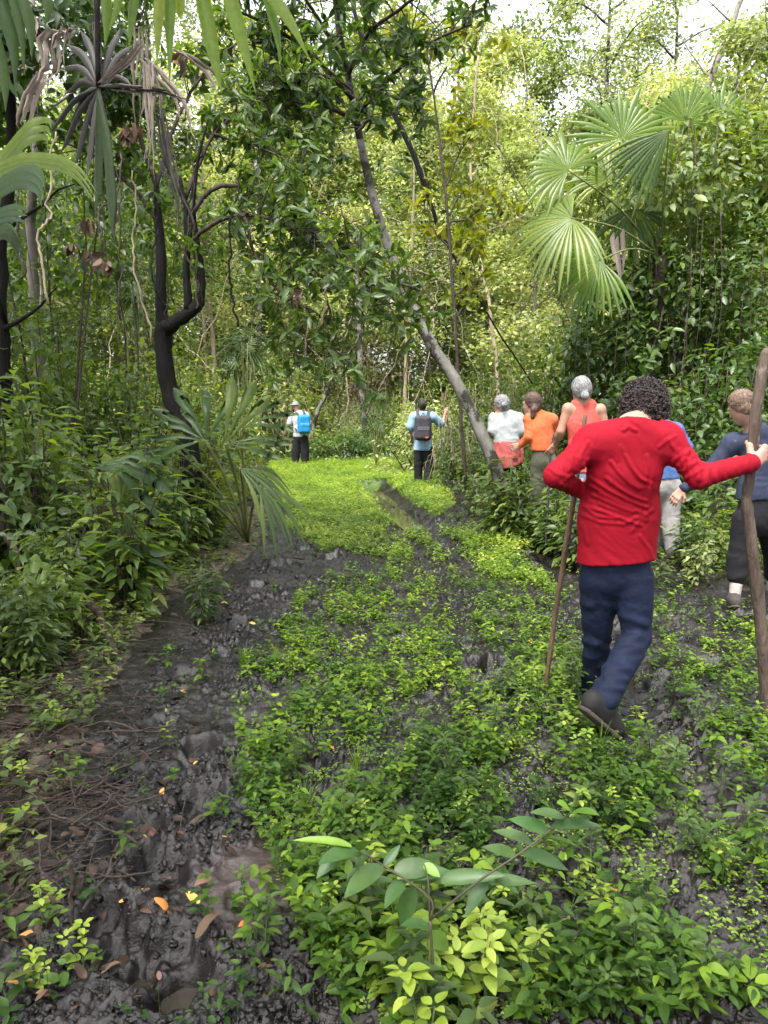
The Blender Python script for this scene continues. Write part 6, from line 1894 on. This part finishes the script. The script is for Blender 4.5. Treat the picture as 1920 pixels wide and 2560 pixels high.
for i in range(2600):                                   # ringlets standing off the scalp
    p0 = V0[rng.integers(len(V0))]
    n0 = norm(p0 - (c - f * .01)); d0 = norm(n0 * .12 + rng.normal(size=3) * .8 - u * .3); d0 = norm(d0 - n0 * (np.dot(d0, n0) - .12))
    e1 = norm(np.cross(d0, n0) + 1e-3); e2 = np.cross(d0, e1)
    Lc = rng.uniform(.016, .034); tt = np.linspace(0, 1, 11); rr = rng.uniform(.005, .010); tw = rng.uniform(6, 11) * (1 if i % 2 else -1)
    ph = rng.uniform(0, 6.28)
    pts = p0 + d0 * (tt * Lc)[:, None] + (e1 * (np.cos(tw * tt + ph) * rr)[:, None] + e2 * (np.sin(tw * tt + ph) * rr)[:, None]) + n0 * (.016 * rng.random())
    tube(cb, pts, [.0018, .0026, .0012], 4)
part('curl', cb, H_CURL, hair)


def simple(J, s=1.0):
    return J


# ---- the person in dark blue at the edge of the frame ------------------------
d = 5.8
J = dict(fwd=(-.25, 1, 0), hf=(-.47, .72, -.42), hu=(-.25, .25, .92), head=at(1855, 1018, d - .05), neck=at(1885, 1078, d - .02), chest=at(1900, 1150, d), waist=at(1895, 1225, d), pelvis=at(1892, 1290, d),
         shL=at(1832, 1108, d), shR=at(1958, 1108, d), elL=at(1768, 1182, d + .05), wrL=at(1708, 1222, d + .12), tiL=at(1674, 1262, d + .14), hbL=(-.3, -.8, .6),
         elR=at(1990, 1190, d), wrR=at(1985, 1270, d + .1), tiR=at(1983, 1320, d + .1),
         hipL=at(1862, 1300, d), hipR=at(1926, 1300, d), knL=at(1848, 1398, d + .02), anL=at(1836, 1494, d - .02), toL=at(1822, 1520, d + .22),
         knR=at(1940, 1400, d + .25), anR=at(1930, 1480, d + .45), toR=at(1925, 1490, d + .7))
build_person('person in dark blue long sleeves with cropped black trousers and pale socks, hair tied back', J, .95, .010, SKIN,
             shirt=dict(mat=M_DKBLUE, sleeve='long', hem=at(1890, 1246, d), hemn=np.array([.1, 0, -1.0])),
             trousers=dict(mat=M_BLACKT, cut=.42, width=1.25, sock=M_SOCK), shoes=(M_SHOE, M_SOLE))
# the forearm is bare below a pushed-up cuff
T = [o for o in COL.objects if o.name.startswith('person') and o.parent is None][-1]
hair_cap(T, {k: np.asarray(v, float) for k, v in J.items()}, .95, H_BROWN, bun=at(1888, 1010, d - .09))

# ---- blue shirt, mostly behind the person in red -----------------------------
d = 7.8
J = dict(fwd=(-.35, 1, 0), hf=(-.3, .8, -.3), head=at(1640, 1035, d + .1), neck=at(1648, 1062, d), chest=at(1655, 1105, d), waist=at(1655, 1160, d), pelvis=at(1662, 1212, d),
         shL=at(1618, 1075, d), shR=at(1690, 1075, d), elR=at(1718, 1118, d), wrR=at(1708, 1160, d + .1), tiR=at(1700, 1185, d + .15), elL=at(1600, 1120, d), wrL=at(1610, 1160, d + .1), tiL=at(1612, 1180, d + .1),
         hipL=at(1640, 1220, d), hipR=at(1682, 1220, d), knR=at(1676, 1305, d - .02), anR=at(1680, 1378, d - .1), toR=at(1690, 1398, d + .1), knL=at(1640, 1300, d + .2), anL=at(1636, 1372, d + .3), toL=at(1630, 1385, d + .5))
build_person('person in blue shirt and pale grey trousers half hidden beside the dark curly head', J, 1.0, .012, SKIN, shirt=dict(mat=M_BLUE, sleeve='long', hem=at(1655, 1196, d)),
             trousers=dict(mat=M_GREYT, width=1.2), shoes=(M_SHOE, M_SOLE))
T = [o for o in COL.objects if o.name.startswith('person') and o.parent is None][-1]
hair_cap(T, {k: np.asarray(v, float) for k, v in J.items()}, 1.0, H_DKBR)

# ---- coral tank top -----------------------------------------------------------
d = 7.7
J = dict(fwd=(-.15, 1, 0), hf=(-.25, .95, -.12), head=at(1452, 976, d), neck=at(1457, 1008, d), chest=at(1460, 1060, d), waist=at(1464, 1125, d), pelvis=at(1468, 1185, d),
         shL=at(1420, 1022, d), shR=at(1500, 1024, d), elL=at(1402, 1078, d), wrL=at(1388, 1112, d + .15), tiL=at(1372, 1135, d + .2), elR=at(1518, 1085, d), wrR=at(1508, 1130, d + .15), tiR=at(1500, 1155, d + .2),
         hipL=at(1446, 1195, d), hipR=at(1490, 1195, d), knL=at(1444, 1290, d), anL=at(1442, 1375, d - .05), toL=at(1440, 1400, d + .2), knR=at(1492, 1290, d + .15), anR=at(1492, 1375, d + .2), toR=at(1490, 1390, d + .4))
build_person('person in coral racerback tank top with grey hair tied in a low bun', J, 1.03, .011, SKIN_TAN, shirt=dict(mat=M_CORAL, sleeve='tank', hem=at(1464, 1180, d), name='tank_top'),
             trousers=dict(mat=clothmat('slate_trousers', (.12, .15, .22))), shoes=(M_SHOE, M_SOLE))
T = [o for o in COL.objects if o.name.startswith('person') and o.parent is None][-1]
hair_cap(T, {k: np.asarray(v, float) for k, v in J.items()}, 1.03, H_GREY, bun=at(1463, 990, d - .13))
stick([at(1386, 1085, d + .2), at(1377, 1130, d + .2), at(1370, 1250, d + .25), at(1364, 1370, d + .3)], [.011, .010, .009], M_PACKD, 'dark thin pole in the hand of the person in coral tank top')

# ---- orange shirt ---------------------------------------------------------------
d = 8.7
J = dict(fwd=(-.6, .8, 0), hf=(-.75, .62, -.12), head=at(1329, 1010, d), neck=at(1338, 1036, d), chest=at(1350, 1072, d), waist=at(1357, 1110, d), pelvis=at(1360, 1152, d),
         shL=at(1325, 1048, d), shR=at(1378, 1050, d + .05), elL=at(1322, 1092, d - .06), wrL=at(1302, 1112, d + .02), tiL=at(1284, 1118, d + .06), elR=at(1388, 1088, d + .15), wrR=at(1380, 1118, d + .3), tiR=at(1372, 1132, d + .35),
         hipL=at(1346, 1160, d), hipR=at(1376, 1160, d), knL=at(1345, 1250, d), anL=at(1352, 1325, d - .05), toL=at(1340, 1340, d + .15), knR=at(1378, 1250, d + .15), anR=at(1382, 1325, d + .2), toR=at(1372, 1338, d + .4))
build_person('person in orange long-sleeved shirt and olive trousers with dark hair', J, .97, .011, SKIN, shirt=dict(mat=M_ORANGE, sleeve='long', grow=.012, hem=at(1360, 1126, d)),
             trousers=dict(mat=M_OLIVE, width=1.2), shoes=(M_SHOE, M_SOLE))
T = [o for o in COL.objects if o.name.startswith('person') and o.parent is None][-1]
hair_cap(T, {k: np.asarray(v, float) for k, v in J.items()}, .97, H_DKBR, drop=.03, tail=[at(1334, 1025, d - .1), at(1332, 1042, d - .09)])

# ---- white shirt, pink cloth round the hips ----------------------------------------
d = 9.5
J = dict(fwd=(-.25, 1, 0), hf=(-.6, .75, -.1), head=at(1253, 1013, d), neck=at(1260, 1035, d), chest=at(1264, 1064, d), waist=at(1266, 1096, d), pelvis=at(1270, 1134, d),
         shL=at(1238, 1045, d), shR=at(1294, 1047, d), elL=at(1232, 1082, d - .02), wrL=at(1226, 1090, d + .2), tiL=at(1214, 1092, d + .3), elR=at(1305, 1082, d), wrR=at(1300, 1100, d + .2), tiR=at(1296, 1108, d + .3),
         hipL=at(1255, 1140, d), hipR=at(1288, 1140, d), knL=at(1254, 1225, d), anL=at(1252, 1300, d), toL=at(1248, 1315, d + .2), knR=at(1290, 1225, d + .1), anR=at(1290, 1300, d + .15), toR=at(1288, 1312, d + .35))
T, JJ = build_person('person in white short-sleeved shirt with pink cloth tied round the hips', J, .95, .011, SKIN, shirt=dict(mat=M_WHITE, sleeve='short', grow=.014, hem=at(1266, 1108, d)),
                     trousers=dict(mat=M_BLACKT), shoes=(M_SHOE, M_SOLE))
hair_cap(T, JJ, .95, H_GREY, bun=at(1259, 1012, d - .14))
S = SDF(*bounds([JJ['waist'], JJ['pelvis'] - np.array([0, 0, .3])], .3), .011)
S.cap(JJ['waist'] + np.array([0, 0, .02]), JJ['pelvis'] - np.array([0, 0, .16]), .165, .20, k=.04, n=norm(JJ['fwd']), q=.75)
S.cut(JJ['waist'] - np.array([0, 0, .03]), [0, 0, 1]); S.cut(JJ['pelvis'] - np.array([-.1, 0, .13]), [.35, 0, -1])
mb = MB(); S.into(mb, wrinkle(.02, 9, (1, 0, .25), 3)); tie = part('hip_cloth', mb, M_PINK, T)
mb = MB(); blade(mb, spline([at(1296, 1100, d - .2), at(1303, 1125, d - .2), at(1306, 1158, d - .17)], 8), .06, (1, 0, 0), shade=.5); blade(mb, spline([at(1294, 1100, d - .2), at(1296, 1125, d - .22), at(1297, 1150, d - .2)], 8), .05, (1, .2, 0))
part('cloth_end', mb, M_PINK, tie)

# ---- light blue shirt with dark backpack and stick ------------------------------------
d = 15.5
J = dict(fwd=(-.05, 1, 0), hf=(-.2, .95, -.1), head=at(1055, 1015, d), neck=at(1056, 1032, d), chest=at(1057, 1056, d), waist=at(1057, 1090, d), pelvis=at(1058, 1112, d),
         shL=at(1034, 1042, d), shR=at(1082, 1042, d), elL=at(1026, 1072, d), wrL=at(1030, 1095, d + .15), tiL=at(1031, 1108, d + .2), elR=at(1106, 1062, d + .1), wrR=at(1112, 1036, d + .2), tiR=at(1116, 1022, d + .22),
         hipL=at(1047, 1120, d), hipR=at(1070, 1120, d), knL=at(1046, 1162, d), anL=at(1045, 1200, d), toL=at(1042, 1210, d + .25), knR=at(1073, 1162, d - .05), anR=at(1068, 1203, d - .15), toR=at(1068, 1212, d + .1))
T, JJ = build_person('person in light blue shirt and black trousers, arm raised to hold a stick', J, .96, .016, SKIN_TAN, shirt=dict(mat=M_LBLUE, sleeve='short', grow=.028, hem=at(1057, 1126, d)),
                     trousers=dict(mat=M_BLACKT, width=1.2, grow=.02), shoes=(M_BOOT, M_SOLE))
hair_cap(T, JJ, .96, H_BLACK, h=.01)
stick([at(1108, 985, d + .3), at(1114, 1030, d + .3), at(1126, 1090, d + .25), at(1136, 1140, d + .2), at(1147, 1212, d + .1)], [.014, .016, .016, .014], M_STICK2, 'thin crooked stick held high by the person in light blue')


def backpack(label, c, fw, s, mat, mat2, sh, h=.012, lab2=None):
    fw = norm(fw); r = norm(np.cross(fw, [0, 0, 1])); u = np.array([0, 0, 1.0])
    T = thing('backpack', label, 'backpack', c - u * .22 * s, 'backpacks on walkers')
    S = SDF(c - .36 * s, c + .36 * s, h)
    S.rbox(c, (r, fw, u), np.array([.155, .085, .23]) * s, .07 * s, k=.03)
    mb = MB(); S.into(mb, wrinkle(.006, 10, seed=4)); part('pack_body', mb, mat, T)
    S = SDF(c - .36 * s, c + .36 * s, h)
    S.rbox(c - fw * .095 * s - u * .085 * s, (r, fw, u), np.array([.125, .045, .115]) * s, .04 * s, k=.03)
    mb = MB(); S.into(mb); part('front_pocket', mb, mat2, T)
    mb = MB(); tube(mb, spline([c + u * .22 * s - r * .03 * s, c + u * .27 * s, c + u * .22 * s + r * .03 * s], 8), .008 * s, 6); part('handle', mb, M_PACKD, T)
    for g, e in zip((-1, 1), sh):
        mb = MB(); top = c + u * .17 * s + r * g * .08 * s + fw * .05
        blade(mb, spline([top, e + u * .085 * s - fw * .04, e + u * .085 * s + fw * .06, e + fw * .13 - u * .1, c + r * g * .17 * s + fw * .12 - u * .15 * s], 14), .055 * s, r, fold=.02, taper=lambda t: np.ones_like(t))
        part('strap', mb, M_PACKD, T)
    mb = MB(); z = c - fw * .142 * s - u * .02 * s
    tube(mb, spline([z - r * .11 * s - u * .005, z, z + r * .11 * s - u * .005], 10), .005 * s, 5); part('zip', mb, M_PACKG, T)
    return T


bt = backpack('dark grey backpack on the back of the person in light blue', (JJ['chest'] + JJ['waist']) / 2 + np.array([-.01, -.24, .03]), (-.05, 1, 0), 1.08, M_PACKD, M_PACKD, (JJ['shL'] * .6 + JJ['neck'] * .4, JJ['shR'] * .6 + JJ['neck'] * .4))
mb = MB(); S = SDF(at(1066, 1095, d - .45) - .15, at(1066, 1095, d - .45) + .15, .008); S.rbox(at(1067, 1094, d - .41), np.eye(3), [.035, .05, .015], .008); S.into(mb)
part('label_tab', mb, M_CORAL, bt)

# ---- far person with blue backpack ------------------------------------------------------
d = 20.8
J = dict(fwd=(-.35, .9, 0), hf=(-.6, .7, -.25), head=at(739, 1016, d), neck=at(744, 1030, d), chest=at(748, 1050, d), waist=at(750, 1074, d), pelvis=at(750, 1094, d),
         shL=at(732, 1038, d), shR=at(765, 1038, d), elL=at(722, 1062, d), wrL=at(714, 1080, d + .15), tiL=at(710, 1090, d + .2), elR=at(772, 1062, d), wrR=at(766, 1080, d + .2), tiR=at(762, 1088, d + .25),
         hipL=at(741, 1098, d), hipR=at(761, 1098, d), knL=at(740, 1130, d), anL=at(738, 1155, d), toL=at(734, 1162, d + .25), knR=at(763, 1130, d), anR=at(762, 1156, d), toR=at(760, 1163, d + .25))
T, JJ = build_person('person in white shirt, black trousers and pale hat standing at the far bend', J, .96, .018, SKIN_TAN, shirt=dict(mat=M_WHITE, sleeve='short', grow=.025, hem=at(750, 1092, d)),
                     trousers=dict(mat=M_BLACKT, width=1.3, grow=.03), shoes=(M_BOOT, M_SOLE))
S = SDF(JJ['head'] - .25, JJ['head'] + .25, .014)
S.ell(JJ['head'] + np.array([0, 0, .05]), np.eye(3), [.095, .11, .09], k=.02); S.cap(JJ['head'] + np.array([-.03, .02, .045]), JJ['head'] + np.array([-.04, .03, .04]), .15, n=(0, 0, 1), q=.12, k=.02); S.cut(JJ['head'] + np.array([0, 0, .025]), [0, 0, -1])
mb = MB(); S.into(mb); part('hat', mb, M_PACKG, T)
backpack('bright blue backpack with grey sides worn at the far bend', (JJ['chest'] + JJ['waist']) / 2 + np.array([.14, -.22, .02]), (-.35, .9, 0), 1.1, M_PACKB, M_PACKB, (JJ['shL'] * .6 + JJ['neck'] * .4, JJ['shR'] * .6 + JJ['neck'] * .4), h=.016)
# ------------------------------------------------------------------ light
SUN_EL, SUN_AZ = rad(62), rad(208)      # azimuth measured from +y (ahead) towards +x
w = bpy.data.worlds.new('World'); scene.world = w; w.use_nodes = True
nt = w.node_tree
sky = nt.nodes.new('ShaderNodeTexSky'); sky.sky_type = 'NISHITA'; sky.sun_disc = False
sky.sun_elevation = SUN_EL; sky.sun_rotation = SUN_AZ; sky.dust_density = 4.0; sky.air_density = 1.0; sky.ozone_density = 1.0
hs = nt.nodes.new('ShaderNodeHueSaturation'); hs.inputs['Saturation'].default_value = 0.22
nt.links.new(sky.outputs[0], hs.inputs['Color'])
bg = nt.nodes['Background']; bg.inputs[1].default_value = 0.15
nt.links.new(hs.outputs[0], bg.inputs[0])
sun = bpy.data.lights.new('sun', 'SUN'); sun.energy = 1.5; sun.angle = rad(22); sun.color = (1, 0.96, 0.88)
so = bpy.data.objects.new('sun', sun); COL.objects.link(so)
sd = Vector((math.sin(SUN_AZ) * math.cos(SUN_EL), math.cos(SUN_AZ) * math.cos(SUN_EL), math.sin(SUN_EL)))
so.rotation_euler = sd.to_track_quat('Z', 'Y').to_euler(); so.location = sd * 50

scene.render.engine = 'CYCLES'
vs = scene.view_settings
vs.view_transform = 'Standard'; vs.look = 'None'; vs.gamma = 1.0; vs.use_curve_mapping = False
vs.exposure = 2.2
cy = scene.cycles
cy.max_bounces = 7; cy.diffuse_bounces = 5; cy.glossy_bounces = 2; cy.transmission_bounces = 5; cy.transparent_max_bounces = 4
cy.caustics_reflective = False; cy.caustics_refractive = False
cy.use_adaptive_sampling = True; cy.adaptive_threshold = 0.02
cy.use_denoising = True
try:
    cy.denoiser = 'OPENIMAGEDENOISE'; cy.denoising_input_passes = 'RGB_ALBEDO_NORMAL'; cy.denoising_prefilter = 'ACCURATE'
except Exception:
    pass
scene.render.film_transparent = False
